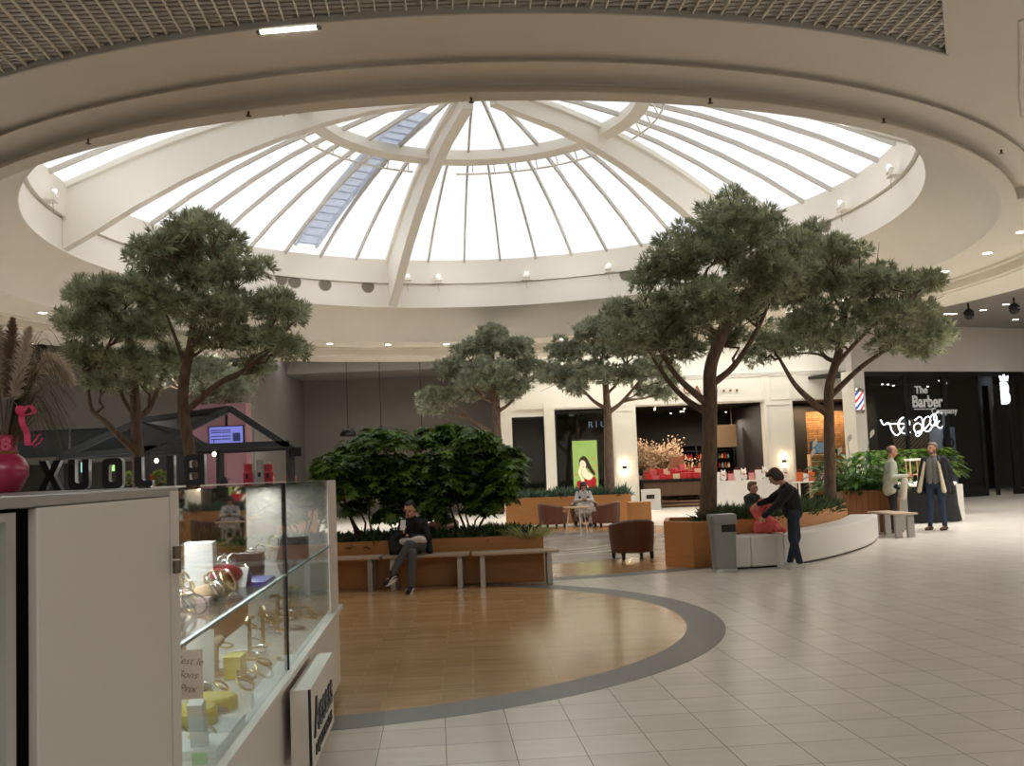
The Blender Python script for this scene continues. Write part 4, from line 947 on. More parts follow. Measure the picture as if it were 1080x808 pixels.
pine_far = leaf_mat('pine_needle_grey_green', (132, 138, 116), (182, 188, 164), .5, .55)
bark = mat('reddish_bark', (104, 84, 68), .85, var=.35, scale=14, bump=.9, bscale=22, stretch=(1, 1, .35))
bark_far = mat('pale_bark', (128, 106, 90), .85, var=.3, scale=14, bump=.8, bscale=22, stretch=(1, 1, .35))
def crown(blobs, dens, nl, nw, m, parent):
    """needle pom-poms in separate clumps with gaps of sky between"""
    Vs = []; Fs = []; off = 0
    for c, r in blobs:
        m_ = max(4, int(13*(r/.5)**1.4)); d0 = unit(nrs.normal(size=(m_, 3))); d0[:, 2] = np.where(d0[:, 2] < -.3, -d0[:, 2], d0[:, 2])
        sc_ = np.array(c)[None]+d0*(r*nrs.uniform(.35, .95, m_)[:, None])*np.array([1, 1, .75])
        for q in sc_:
            sr = nrs.uniform(.12, .2); n = int(dens*.062*(sr/.16)**2); d = unit(nrs.normal(size=(n, 3))+np.array([0, 0, .25])); p = q[None]+d*sr*(nrs.uniform(.2, 1, n)**.5)[:, None]*np.array([1.1, 1.1, .7]); k = 9
            bd = unit(np.repeat(d*.9+np.array([0, 0, .3]), k, 0)+nrs.normal(size=(n*k, 3))*.55); base = np.repeat(p, k, 0)
            V, Fq = blades(base, bd, nrs.uniform(.6, 1.15, n*k)*nl, nrs.uniform(.7, 1.2, n*k)*nw); Vs.append(V); Fs.append(Fq+off); off += len(V)
    return mesh_np('foliage', np.concatenate(Vs), np.concatenate(Fs), m, parent)
def bent(p, q, n=7, sag=0., wob=.05, seed=0):
    rr_ = random.Random(seed); p = Vector(p); q = Vector(q); d = q-p; out = []
    for i in range(n+1):
        t = i/n; e = Vector((rr_.gauss(0, wob), rr_.gauss(0, wob), rr_.gauss(0, wob*.5)))*(1 if 0 < i < n else 0); out.append(p+d*t+Vector((0, 0, sag*sin(pi*t)))+e)
    return out
def pine_tree(lab, base, trunk_pts, r0, blobs, forks, fm, bm_, group, dens=330, nl=.15, nw=.02):
    """base: world foot; trunk_pts, blobs [(point, radius)] and forks are world points"""
    t = thing('pine_tree', lab, 'tree', base, group=group); b = Vector(base)
    mb = MB(); tp = smooth([Vector(p)-b for p in trunk_pts], 6); n = len(tp)
    mb.tube(tp, [r0*(1.25 if i == 0 else 1)*(1-.45*i/n) for i in range(n)], 10).build('trunk', bm_, t, smooth=True)
    ends = []
    for k, (st, pts, r) in enumerate(forks):
        q1 = Vector(pts[0])-b; p0 = min(tp[2:], key=lambda e: abs((q1.z-e.z)-.75*math.hypot(q1.x-e.x, q1.y-e.y))); q = smooth([p0]+[Vector(p)-b for p in pts], 6); m_ = len(q)
        MB().tube(q, [r*(1-.7*i/m_) for i in range(m_)], 8).build('branch', bm_, t, smooth=True); ends += [q[int(m_*.35)], q[int(m_*.65)], q[-1]]
    ends.append(tp[-1])
    tw = MB(); rl = [(Vector(c)-b, r) for c, r in blobs]
    for k, (c, r) in enumerate(rl):
        e = min(ends, key=lambda q: (q-c).length+(.6 if q.z > c.z else 0)); q = bent(e, c, 5, .05, .05, k); tw.tube(q, [.028, .026, .022, .016, .012, .007], 5)
        rk = random.Random(k)
        for j in range(5): tw.tube([q[3], c+Vector((rk.gauss(0, r*.5), rk.gauss(0, r*.5), rk.gauss(.1, r*.4)))], [.012, .004], 4, cap=False)
    tw.build('twigs', bm_, t, smooth=True)
    crown([(tuple(c), r) for c, r in rl], dens, nl, nw, fm, t); return t
def pxblobs(lst, Y, sd, dy=.75):
    rr_ = random.Random(sd); s_ = Y/FPX; out = []
    for x, y, r in lst:
        o = rr_.uniform(-dy, dy); out.append((A(x, y, Y+o), r*s_*1.0))
    # fill at the back so that the crown is as deep as it is wide
    for x, y, r in lst[::2]:
        o = rr_.choice([-1, 1])*rr_.uniform(dy, dy*1.5); out.append((A(x+rr_.uniform(-8, 8), y+rr_.uniform(-4, 6), Y+o), r*s_*.85))
    return out
GT = 'pine trees around the plaza'
# big right tree
Y = 15.2
bl = [(770, 232, 33), (740, 252, 34), (800, 246, 30), (715, 276, 36), (765, 270, 38), (690, 298, 34), (738, 312, 38), (662, 336, 30), (700, 338, 36), (748, 345, 34), (800, 292, 36), (828, 268, 30), (784, 332, 36), (818, 312, 34), (650, 352, 20), (776, 360, 26), (690, 365, 24), (770, 216, 16), (838, 292, 24), (725, 372, 20)]
pine_tree('tallest pine, with a thick dark trunk behind the grey bin', (A(747, 546, Y).x, Y, .575), [A(747, 546, Y), A(748, 480, Y), A(749, 420, Y), A(750, 385, Y), A(765, 340, Y), A(768, 290, Y)], .135, pxblobs(bl, Y, 1),
    [(.62, [A(715, 398, Y-.2), A(690, 360, Y-.3)], .065), (.5, [A(722, 420, Y+.2), A(700, 395, Y+.3), A(672, 350, Y+.4)], .06), (.68, [A(775, 385, Y+.1), A(800, 345, Y+.3), A(815, 310, Y+.4)], .06), (.75, [A(745, 340, Y+.4), A(735, 300, Y+.4)], .05), (.8, [A(790, 300, Y-.4), A(800, 260, Y-.5)], .045)], pine, bark, GT)
# right tree
Y = 18.0
bl = [(872, 266, 28), (900, 278, 26), (852, 300, 34), (890, 312, 38), (930, 300, 30), (965, 302, 22), (985, 298, 12), (922, 336, 36), (960, 332, 28), (986, 356, 22), (850, 345, 34), (880, 360, 30), (818, 368, 26), (945, 362, 28), (976, 372, 20), (840, 262, 24), (830, 320, 30), (800, 380, 14), (912, 300, 30), (855, 250, 14)]
pine_tree('right-hand pine standing in the curved planter beside the white flowers', (A(876, 524, Y).x, Y, .575), [A(876, 530, Y), A(875, 480, Y), A(874, 430, Y), A(875, 405, Y), A(885, 370, Y), A(890, 330, Y)], .115, pxblobs(bl, Y, 2),
    [(.55, [A(858, 425, Y), A(838, 405, Y-.2), A(822, 378, Y-.3)], .085), (.7, [A(905, 390, Y+.2), A(930, 372, Y+.3), A(950, 360, Y+.3)], .06), (.72, [A(895, 370, Y-.3), A(925, 340, Y-.4), A(960, 320, Y-.4)], .05), (.8, [A(866, 370, Y+.4), A(855, 320, Y+.4)], .05)], pine, bark, GT)
# left pair behind the counter
Y = 15.2
bl = [(200, 252, 30), (235, 266, 34), (172, 262, 25), (152, 290, 28), (202, 300, 40), (260, 296, 34), (288, 326, 30), (310, 342, 20), (240, 336, 38), (182, 332, 35), (285, 362, 24), (308, 372, 14), (268, 388, 14), (225, 362, 26), (195, 272, 30), (150, 318, 28), (212, 240, 18), (255, 362, 22)]
pine_tree('pine with a leaning trunk directly behind the standing letters', (A(206, 560, Y).x, Y, .575), [A(206, 560, Y), A(203, 500, Y), A(199, 470, Y), A(193, 430, Y), A(195, 395, Y), A(204, 350, Y), A(205, 300, Y)], .115, pxblobs(bl, Y, 3),
    [(.55, [A(230, 405, Y-.2), A(258, 390, Y-.3), A(285, 370, Y-.3)], .055), (.62, [A(190, 370, Y+.3), A(175, 330, Y+.4)], .05), (.72, [A(225, 335, Y-.3), A(245, 300, Y-.4)], .05)], pine, bark, GT)
Y = 16.8
bl = [(98, 320, 30), (130, 308, 28), (86, 350, 28), (122, 350, 32), (160, 350, 32), (100, 386, 28), (140, 386, 28), (74, 338, 15), (180, 384, 22), (110, 408, 18), (115, 328, 28), (85, 375, 18), (155, 400, 16)]
pine_tree('forked pine at far left behind the pampas grass', (A(148, 560, Y).x, Y, .575), [A(148, 560, Y), A(146, 490, Y), A(144, 460, Y), A(143, 430, Y), A(140, 390, Y), A(135, 350, Y)], .12, pxblobs(bl, Y, 4),
    [(.35, [A(128, 462, Y-.2), A(112, 446, Y-.3), A(96, 430, Y-.3), A(92, 395, Y-.3)], .07), (.5, [A(158, 430, Y+.2), A(170, 400, Y+.3), A(178, 375, Y+.3)], .06), (.55, [A(130, 420, Y+.3), A(120, 390, Y+.3)], .05)], pine, bark, GT)
Y = 26.4
bl = [(238, 415, 26), (216, 410, 22), (252, 404, 18), (182, 400, 22), (200, 392, 24), (245, 432, 14), (225, 395, 22), (160, 410, 16)]
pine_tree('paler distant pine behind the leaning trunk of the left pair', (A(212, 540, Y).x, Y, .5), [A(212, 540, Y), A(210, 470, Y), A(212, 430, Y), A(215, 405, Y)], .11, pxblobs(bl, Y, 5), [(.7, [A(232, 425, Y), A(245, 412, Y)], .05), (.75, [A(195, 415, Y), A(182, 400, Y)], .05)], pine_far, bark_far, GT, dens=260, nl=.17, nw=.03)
# far pair in front of the shops
Y = 28.2
bl = [(520, 360, 20), (500, 375, 25), (540, 374, 24), (480, 395, 24), (520, 398, 28), (556, 392, 22), (464, 424, 20), (490, 418, 20), (546, 413, 20), (572, 398, 14), (452, 434, 11), (515, 352, 12), (505, 405, 24)]
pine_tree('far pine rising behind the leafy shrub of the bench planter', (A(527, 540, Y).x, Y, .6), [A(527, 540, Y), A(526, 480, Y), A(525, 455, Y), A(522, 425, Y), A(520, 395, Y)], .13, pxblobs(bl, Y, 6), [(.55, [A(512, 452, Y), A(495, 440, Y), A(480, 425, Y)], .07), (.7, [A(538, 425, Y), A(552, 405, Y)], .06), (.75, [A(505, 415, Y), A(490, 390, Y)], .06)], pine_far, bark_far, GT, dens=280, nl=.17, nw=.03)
bl = [(625, 352, 20), (648, 350, 18), (602, 374, 24), (640, 370, 28), (672, 372, 24), (592, 398, 20), (622, 400, 25), (660, 400, 25), (690, 394, 22), (706, 404, 14), (576, 398, 12), (640, 345, 14), (700, 418, 10), (680, 415, 14), (605, 412, 12)]
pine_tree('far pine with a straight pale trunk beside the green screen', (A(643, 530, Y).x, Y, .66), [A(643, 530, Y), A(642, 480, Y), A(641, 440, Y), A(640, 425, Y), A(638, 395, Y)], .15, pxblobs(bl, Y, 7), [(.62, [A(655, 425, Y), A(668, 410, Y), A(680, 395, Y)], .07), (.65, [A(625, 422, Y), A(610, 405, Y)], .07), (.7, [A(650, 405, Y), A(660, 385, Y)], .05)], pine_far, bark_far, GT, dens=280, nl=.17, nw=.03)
planter_box('planter', 'wooden planter behind the counter holding the left pair of pines', [(-7.6, 14.4), (-4.35, 14.4), (-4.35, 18.0), (-7.6, 18.0)], .64)
planter_box('planter', 'distant orange planter under the paler left pine', [(-9.6, 25.7), (-7.0, 25.7), (-7.0, 27.2), (-9.6, 27.2)], .6)
# --- broad-leaved shrubs in the bench planter (umbrella leaves)
shrub_leaf = leaf_mat('glossy_green_leaf', (48, 72, 24), (118, 150, 50), .35, .4)
def leaflet_quads(base, d, up, L, W):
    side = unit(np.cross(d, up)); V = np.stack([base, base+d*L*.5-side*W*.5+up*.0, base+d*L-up*L*.22, base+d*L*.5+side*W*.5], 1).reshape(-1, 3); return V
def umbrella_shrub(lab, foot, blobs, dens, group, stems=5):
    t = thing('umbrella_shrub', lab, 'shrub', foot, group=group); Vs = []; b = np.array(foot)
    for c, r in blobs:
        c = np.array(c)-b; n = int(dens*(r/.3)**2); d = unit(nrs.normal(size=(n, 3))); d[:, 2] = np.where(d[:, 2] < -.2, np.abs(d[:, 2]), d[:, 2]); d = unit(d)
        p = c+d*r*(nrs.uniform(.35, 1, n)**.5)[:, None]*np.array([1, 1, .8]); ax = unit(d*.5+np.array([0, 0, .8])+nrs.normal(size=(n, 3))*.25)
        u = unit(np.cross(ax, nrs.normal(size=(n, 3)))); w_ = np.cross(ax, u); k = 7
        for j in range(k):
            a = 2*pi*j/k; dd = unit((u*cos(a)+w_*sin(a))+ax*.12); L = nrs.uniform(.085, .13, n)[:, None]
            Vs.append(leaflet_quads(p, dd, ax, L, L*.42))
    V = np.concatenate(Vs); mesh_np('foliage', V, np.arange(len(V)).reshape(-1, 4), shrub_leaf, t)
    for k in range(stems):
        c, r = blobs[(k*3) % len(blobs)]; q = Vector(c)-Vector(foot); s0 = Vector((random.uniform(-.12, .12), random.uniform(-.08, .08), -.02))
        MB().tube(bent(s0, q, 5, 0, .03, k), [.02, .018, .015, .012, .009, .006], 6).build('stem', mat('shrub_stem', (84, 66, 46), .8), t, smooth=True)
    return t
Y = 14.35
b1 = [(350, 496, 22), (372, 480, 22), (395, 470, 24), (385, 500, 28), (420, 468, 20), (412, 500, 28), (360, 520, 24), (395, 528, 26), (425, 524, 22), (340, 500, 14), (405, 462, 14), (372, 540, 16), (380, 515, 24), (405, 520, 24), (425, 505, 22), (350, 510, 20), (410, 545, 16), (430, 540, 18), (365, 500, 20)]
b2 = [(455, 468, 24), (478, 464, 22), (500, 470, 24), (470, 495, 30), (505, 500, 30), (530, 485, 22), (545, 488, 14), (446, 500, 26), (525, 515, 24), (490, 528, 26), (455, 530, 22), (540, 505, 16), (515, 532, 20), (468, 458, 12), (512, 468, 16), (450, 520, 24), (475, 512, 26), (500, 520, 24), (535, 500, 20), (530, 528, 20), (460, 545, 18), (505, 542, 18)]
def pb(l, sd, dy=.5):
    rr_ = random.Random(sd); o = [(A(x, y, Y+rr_.uniform(-dy, dy)), r*Y/FPX) for x, y, r in l]; o += [(A(x, y+4, Y+rr_.choice([-.55, .55])), r*Y/FPX*.9) for x, y, r in l[::2]]; return o
umbrella_shrub('leafy green umbrella shrub in bench planter, nearer the glass counter', (A(388, 555, Y).x, Y, LPH-.1), pb(b1, 1), 74, 'umbrella shrubs in the bench planter')
umbrella_shrub('leafy green umbrella shrub in bench planter, nearer its open end', (A(492, 555, Y).x, Y, LPH-.1), pb(b2, 2), 74, 'umbrella shrubs in the bench planter')
# --- low groundcover, one mat per planter
def groundcover(name, lab, pts, h, m, per=26, L=.17, W=.03):
    P_ = np.array([tuple(p) for p in pts]); n = len(P_); d = unit(np.repeat(np.array([[0, 0, .75]]), n*per, 0)+nrs.normal(size=(n*per, 3))*np.array([.6, .6, .25]))
    V, Fq = blades(np.repeat(P_, per, 0)+nrs.normal(size=(n*per, 3))*np.array([.05, .05, .015]), d, nrs.uniform(.5, 1.2, n*per)*L, nrs.uniform(.6, 1.2, n*per)*W, np.repeat(nrs.normal(size=(n, 3))*.15, per, 0))
    V[:, 2] = np.maximum(V[:, 2], P_[:, 2].min()-.0); o = mesh_np(name, V, Fq, m); return tag(o, lab, 'ground cover', kind='stuff')
gc_dark = leaf_mat('dark_ground_cover', (42, 60, 32), (84, 108, 60), .3, .5); gc_blue = leaf_mat('blue_green_ground_cover', (50, 74, 58), (98, 124, 100), .2, .5)
pts = [Vector((random.uniform(LPX0+.1, LPX1-.15), random.uniform(LPY0+.12, LPY1-.1), LPH-.095)) for _ in range(420)]
groundcover('foliage_carpet', 'dark low leaves filling the bench planter under the shrubs', pts, .2, gc_dark, 20, .17, .085)
pts = []
for i in range(560):
    k = random.randint(1, len(pf)-3); t_ = random.random(); p = pf[k].lerp(pf[k+1], random.random())
    tn = (pf[k+1]-pf[k]).normalized(); w_ = random.uniform(.12, 1.1); p = p+Vector((-tn.y, tn.x, 0))*w_; 
    if (p.x-2.45)*.9+(p.y-14.6)*.3 > .25: pts.append(Vector((p.x, p.y, RPH-.095)))
groundcover('foliage_carpet', 'dark spiky ground cover filling the curved planter', pts, .2, gc_dark, 24, .25, .045)
pts = [Vector((random.uniform(-.2, 3.15), random.uniform(27.75, 29.0), .665)) for _ in range(240)]
groundcover('foliage_carpet', 'blue green low plants filling the far planter', pts, .25, gc_blue, 20, .32, .07)
pts = [Vector((random.uniform(-7.5, -4.5), random.uniform(14.5, 17.9), LPH-.095)) for _ in range(200)]
groundcover('foliage_carpet', 'low green plants round the left pair of pines', pts, .2, gc_dark, 20, .25, .05)
# grassy spider plant at the open end of the bench planter
gp = thing('spider_plant', 'pale striped grassy plant spilling over the bench planter end', 'plant', (.16, 13.8, LPH-.1))
n = 340; a = nrs.uniform(0, 2*pi, n); d = unit(np.stack([np.cos(a)*.7, np.sin(a)*.7, nrs.uniform(.5, 1.4, n)], 1)); V, Fq = blades(np.stack([np.cos(a)*.05, np.sin(a)*.05, np.zeros(n)], 1), d, nrs.uniform(.22, .4, n), np.full(n, .016), np.stack([np.cos(a)*.35, np.sin(a)*.35, -nrs.uniform(.05, .4, n)], 1))
mesh_np('leaves', V, Fq, leaf_mat('pale_grass_leaf', (150, 160, 90), (206, 208, 150), .3), gp)
# --- white flowered plant (broad strap leaves)
sp_leaf = leaf_mat('deep_green_strap_leaf', (34, 66, 24), (92, 140, 50), .3, .3)
pl = thing('peace_lily', 'large glossy plant with white flowers in plank planter box', 'plant', (7.15, 20.6, .78))
def strap(mb, p, d, L, W, droop, up=Vector((0, 0, 1))):
    s_ = d.cross(up); s_ = (s_ if s_.length > 1e-4 else Vector((1, 0, 0))).normalized(); prev = None; vs = []
    for i, (t, w_) in enumerate(((0, .12), (.3, .7), (.55, 1), (.8, .7), (1, .03))):
        q = p+d*L*t+Vector((0, 0, -droop*L*t*t)); vs += [q-s_*W*w_/2, q+Vector((0, 0, -W*.12)), q+s_*W*w_/2]
    fs = []
    for i in range(4): fs += [(i*3, i*3+1, i*3+4, i*3+3), (i*3+1, i*3+2, i*3+5, i*3+4)]
    mb.add(vs, fs)
rnd = random.Random(8); mb = MB(); ms_ = MB()
for i in range(330):
    a = rnd.uniform(0, 2*pi); e = rnd.uniform(.15, 1.35); ht = rnd.uniform(.15, .95); d0 = Vector((cos(a)*cos(e), sin(a)*cos(e), sin(e))); p = Vector((cos(a)*.15, sin(a)*.15, 0))+d0*ht*.9
    ms_.tube([(cos(a)*.08, sin(a)*.08, 0), p], [.006, .004], 4, cap=False); d = (Vector((cos(a), sin(a), .0))*.9+Vector((rnd.gauss(0, .3), rnd.gauss(0, .3), rnd.uniform(.0, .7)))).normalized(); strap(mb, p, d, rnd.uniform(.3, .46), rnd.uniform(.09, .14), rnd.uniform(.25, .7))
mb.build('leaves', sp_leaf, pl, smooth=True); ms_.build('stems', sp_leaf, pl)
for px, py in ((858, 472), (856, 482), (894, 467), (918, 462), (884, 480)):
    q = A(px, py, 20.3)-Vector((7.15, 20.6, .78)); m_ = MB(); strap(m_, q, Vector((.35, -.1, .9)).normalized(), .2, .09, .05, Vector((0, -1, .2))); f_ = m_.build('flower', white, pl, smooth=True)
    MB().tube([(q.x*.3, q.y*.3, .1), q+Vector((0, 0, .05))], .006, 4, cap=False).build('flower_stem', sp_leaf, f_)
# ------------------------------------------------------------------ people
def V3(*a): return Vector(a)
def cap_mb(mb, p, q, r0, r1, n=12):
    p = Vector(p); q = Vector(q); d = q-p; L = d.length
    if L < 1e-5: d = Vector((0, 0, 1)); L = 1e-4
    M_ = Matrix.Translation(p) @ d.to_track_quat('Z', 'Y').to_matrix().to_4x4()
    prof = [(r0*sin(R_(a)), -r0*cos(R_(a))) for a in (12, 40, 65, 90)]+[(r1*cos(R_(a)), L+r1*sin(R_(a))) for a in (0, 25, 50, 78)]
    return mb.lathe(prof, n=n, M=M_)
def solid(name, prims, m, parent=None, voxel=.008, sm=4):
    """one continuous surface grown over tapered limbs and rounded masses"""
    mb = MB()
    for k in prims:
        if k[0] == 'c': cap_mb(mb, *k[1:5])
        else: mb.ell(k[1], k[2], 14, 10, k[3] if len(k) > 3 else None)
    me = bpy.data.meshes.new('tmp'); me.from_pydata(mb.v, [], mb.f); o = bpy.data.objects.new('tmp', me); COL.objects.link(o)
    bmx = bmesh.new(); bmx.from_mesh(me); bmesh.ops.recalc_face_normals(bmx, faces=bmx.faces[:]); bmx.to_mesh(me); bmx.free()
    r = o.modifiers.new('r', 'REMESH'); r.mode = 'VOXEL'; r.voxel_size = voxel
    if sm: s_ = o.modifiers.new('s', 'SMOOTH'); s_.iterations = sm; s_.factor = .5
    res = bpy.data.meshes.new_from_object(o.evaluated_get(bpy.context.evaluated_depsgraph_get())); bpy.data.objects.remove(o); bpy.data.meshes.remove(me)
    res.name = name; res.materials.clear(); res.materials.append(m); res.polygons.foreach_set('use_smooth', [True]*len(res.polygons))
    q = bpy.data.objects.new(name, res); COL.objects.link(q)
    if parent is not None: q.parent = parent
    return q
skin_m = mat('skin', (206, 158, 132), .55, var=.04, scale=20); skin_m2 = mat('ruddy_skin', (198, 142, 118), .55, var=.05, scale=20)
lip_m = mat('lip', (150, 84, 76), .5); eye_m = mat('eye_dark', (30, 24, 22), .3)
def frame(f, u=(0, 0, 1)):
    f = Vector(f).normalized(); l = Vector(u).cross(f)*-1.; l = f.cross(Vector(u)) if l.length < 1e-5 else Vector(u).cross(f); l.normalize(); uu = f.cross(l).normalized()
    return f, l, uu                     # forward, its left (u x f), up
def hand_prims(w, d, nrm, curl=.9, s=1., side=1):
    """w wrist, d towards the fingers, nrm out of the palm; thumb on the given side"""
    w = Vector(w); d = Vector(d).normalized(); nrm = Vector(nrm); nrm = (nrm-d*nrm.dot(d)).normalized(); a = d.cross(nrm).normalized()*side; P_ = []
    for k in (-1.3, -.4, .5, 1.3): P_.append(('c', w+d*.01, w+d*.078*s+a*.0165*k*s, .013*s, .0115*s))
    for k, L in ((-1.45, .058), (-.48, .068), (.48, .074), (1.42, .066)):
        p0 = w+d*.08*s+a*.0185*k*s; d1 = (d*cos(curl*.45)+nrm*sin(curl*.45)); p1 = p0+d1*L*.5*s; d2 = (d*cos(curl*1.2)+nrm*sin(curl*1.2)); p2 = p1+d2*L*.45*s
        P_ += [('c', p0, p1, .0092*s, .0085*s), ('c', p1, p2, .0085*s, .007*s)]
    p0 = w+d*.022*s+a*.022*s; p1 = p0+(d*.6+a*.7+nrm*.3).normalized()*.04*s; p2 = p1+(d*.85+a*.15+nrm*.45).normalized()*.03*s
    P_ += [('c', p0, p1, .0125*s, .0105*s), ('c', p1, p2, .0105*s, .0085*s)]; return P_
def head_prims(c, f, u, s=1.):
    f, l, u = frame(f, u); c = Vector(c); M_ = Matrix((l, -f, u)).transposed().to_3x3().to_4x4()
    return [('e', c+u*.02*s-f*.012*s, (.076*s, .095*s, .098*s), M_), ('e', c-u*.045*s+f*.026*s, (.058*s, .062*s, .066*s), M_), ('e', c-u*.092*s+f*.052*s, (.026*s, .022*s, .02*s), M_),
            ('c', c+u*.01*s+f*.088*s, c-u*.028*s+f*.103*s, .009*s, .0135*s), ('c', c+u*.024*s+f*.078*s+l*.035*s, c+u*.024*s+f*.078*s-l*.035*s, .013*s, .013*s),
            ('c', c-u*.058*s+f*.076*s+l*.02*s, c-u*.058*s+f*.076*s-l*.02*s, .012*s, .012*s), ('e', c+l*.078*s-u*.008*s, (.012*s, .02*s, .032*s), M_), ('e', c-l*.078*s-u*.008*s, (.012*s, .02*s, .032*s), M_)]
def face_parts(t, c, f, u, s=1., hair=None, hair_m=None, beard=None):
    f, l, u = frame(f, u); c = Vector(c); M_ = Matrix((l, -f, u)).transposed().to_3x3().to_4x4()
    for k in (-1, 1): MB().ell(c+f*.083*s+u*.004*s+l*.031*s*k, (.014*s, .008*s, .0075*s), 10, 6, M_).build('eye', eye_m, t, smooth=True)
    for k in (-1, 1): MB().tube([c+f*.09*s+u*.026*s+l*(.016*k)*s, c+f*.088*s+u*.031*s+l*(.034*k)*s, c+f*.078*s+u*.025*s+l*(.05*k)*s], [.004*s, .005*s, .003*s], 5).build('eyebrow', hair_m or eye_m, t)
    MB().ell(c+f*.088*s-u*.056*s, (.024*s, .007*s, .008*s), 10, 6, M_).build('mouth', lip_m, t, smooth=True)
    if hair: solid('hair', [('e', c+u*(z+.004)*s+f*y*s+l*x*s, (rx*s, ry*s, rz*s), M_) for x, y, z, rx, ry, rz in hair], hair_m, t, .007, 3)
HAIR_SHORT = [(0, -.03, .045, .086, .088, .085), (0, -.055, -.005, .078, .062, .075), (0, .035, .092, .06, .045, .03)]
HAIR_FULL = [(0, -.026, .045, .092, .094, .088), (0, -.055, -.02, .092, .07, .09), (.07, -.005, .0, .03, .06, .08), (-.07, -.005, .0, .03, .06, .08), (0, .055, .085, .07, .045, .035)]
HAIR_TIED = [(0, -.036, .038, .084, .086, .086), (.062, -.03, .0, .026, .055, .06), (-.062, -.03, .0, .026, .055, .06), (0, -.06, .0, .075, .058, .075), (0, .02, .088, .06, .045, .024), (0, -.13, .05, .04, .04, .04)]
HAIR_THIN = [(0, -.05, .02, .082, .07, .075), (.055, -.02, .0, .03, .05, .045), (-.055, -.02, .0, .03, .05, .045)]
def limb(a, b, c, r): return [('c', a, b, r[0], r[1]), ('c', b, c, r[1]*1.02, r[2])]
def shoe(t, ank, toe_dir, m, sole_m, s=1., z=None):
    a = Vector(ank); d = Vector(toe_dir).normalized(); sd = Vector((0, 0, 1)).cross(d); sd = sd.normalized() if sd.length > .2 else Vector((1, 0, 0)); up = d.cross(sd).normalized()*1.; up = up if up.z > 0 else -up
    b = a-up*.045*s
    o = solid('shoe', [('c', b-d*.045*s, b+d*.06*s, .042*s, .042*s), ('c', b+d*.06*s-up*.008*s, b+d*.15*s-up*.016*s, .043*s, .036*s), ('c', a+up*.02*s, b, .044*s, .046*s)], m, t, .008, 3)
    mb = MB(); n = 16; vs = []
    for h_ in (-.06, -.018):
        for i in range(n):
            th = 2*pi*i/n; L = .125 if cos(th) > 0 else .09; vs.append(b+d*(.045+L*cos(th))*s+sd*(.047*sin(th))*s+up*h_*s)
    mb.add(vs, [tuple(range(n-1, -1, -1)), tuple(range(n, 2*n))]+[(i, (i+1) % n, n+(i+1) % n, n+i) for i in range(n)]).build('sole', sole_m, o, smooth='auto')
    if m is shoe_b:
        for k in (-1, 1): MB().tube([b-d*.03*s+sd*.047*k*s, b+d*.02*s+up*.012*s+sd*.044*k*s, b+d*.08*s+sd*.043*k*s-up*.005*s, b+d*.11*s+sd*.038*k*s-up*.015*s], [.006, .009, .009, .006], 6).build('side_stripe', sole_m, o, smooth=True)
def person(lab, loc, rz, J, cloth, sk=skin_m, s=1., hair=None, hair_m=None, group=None, hands=None, fat=1., extra_top=(), extra_low=(), sleeves=True, toes=None):
    """J: joints in the figure's own frame (it faces -Y). cloth: top, trousers, shoe, sole materials"""
    t = thing('person', lab, 'person', loc, rz, group); j = {k: Vector(v) for k, v in J.items()}; f = fat
    ch = j['neck']*.78+j['pelvis']*.22; mid = j['neck']*.4+j['pelvis']*.6
    sh = (j['shL']-j['shR']).normalized()
    tors = lambda e: [('c', j['pelvis']+sh*.05*f, mid+sh*.05*f, .105*f+e, .1*f+e), ('c', j['pelvis']-sh*.05*f, mid-sh*.05*f, .105*f+e, .1*f+e), ('c', mid+sh*.05*f, ch+sh*.065, .1*f+e, .095*f**.5+e), ('c', mid-sh*.05*f, ch-sh*.065, .1*f+e, .095*f**.5+e),
                      ('c', ch+sh*.06, j['shL'], .08+e, .05+e), ('c', ch-sh*.06, j['shR'], .08+e, .05+e), ('c', ch, j['neck'], .075+e, .05+e)]
    arms = lambda e: sum([limb(j['sh'+k], j['el'+k], j['wr'+k], (.05*s+e, .041*s+e, .03*s+e)) for k in 'LR'], [])
    legs = lambda e: sum([limb(j['hip'+k], j['kn'+k], j['an'+k], (.088*s*f**.5+e, .058*s+e, .04*s+e)) for k in 'LR'], [])
    pel = lambda e: [('c', j['hipL'], j['hipR'], .098*s*f**.5+e, .098*s*f**.5+e), ('c', j['pelvis'], mid, .1*f+e, .09*f+e)]
    hc = j['head']; hf = J['face']; hu = J.get('up', (0, 0, 1)); hf_, hl_, hu_ = frame(hf, hu)
    body = tors(-.008)+arms(-.006)+legs(-.008)+pel(-.008)+[('c', j['neck'], hc-hu_*.05-hf_*.02, .052*s, .05*s)]+head_prims(hc, hf, hu, s)
    hh = hands or {}
    for k in 'LR':
        d, n_, cu = hh.get(k, ((j['wr'+k]-j['el'+k]), (0, -1, 0), .8)); body += hand_prims(j['wr'+k], d, n_, cu, s, 1 if k == 'L' else -1)
    for k in 'LR': body += [('c', j['an'+k]-Vector((0, 0, .03)), j['an'+k]-Vector((0, 0, .04))+(Vector(toes[k]) if toes else Vector((0, -1, 0)))*.09, .032*s, .025*s)]
    solid('body', body, sk, t, .0068, 2)
    solid('trousers', legs(.008)+pel(.008)+list(extra_low), cloth[1], t, .009, 3)
    solid('top', tors(.012)+(arms(.011) if sleeves else sum([[('c', j['sh'+k], j['sh'+k].lerp(j['el'+k], .6), .062*s, .058*s)] for k in 'LR'], []))+list(extra_top), cloth[0], t, .009, 3)
    for k in 'LR': shoe(t, j['an'+k], (toes[k] if toes else (0, -1, 0)), cloth[2], cloth[3], s)
    face_parts(t, hc, hf, hu, s, hair, hair_m); return t
fab = lambda n, c, v=.12: mat(n, c, .85, var=v, scale=18, bump=.25, bscale=60)
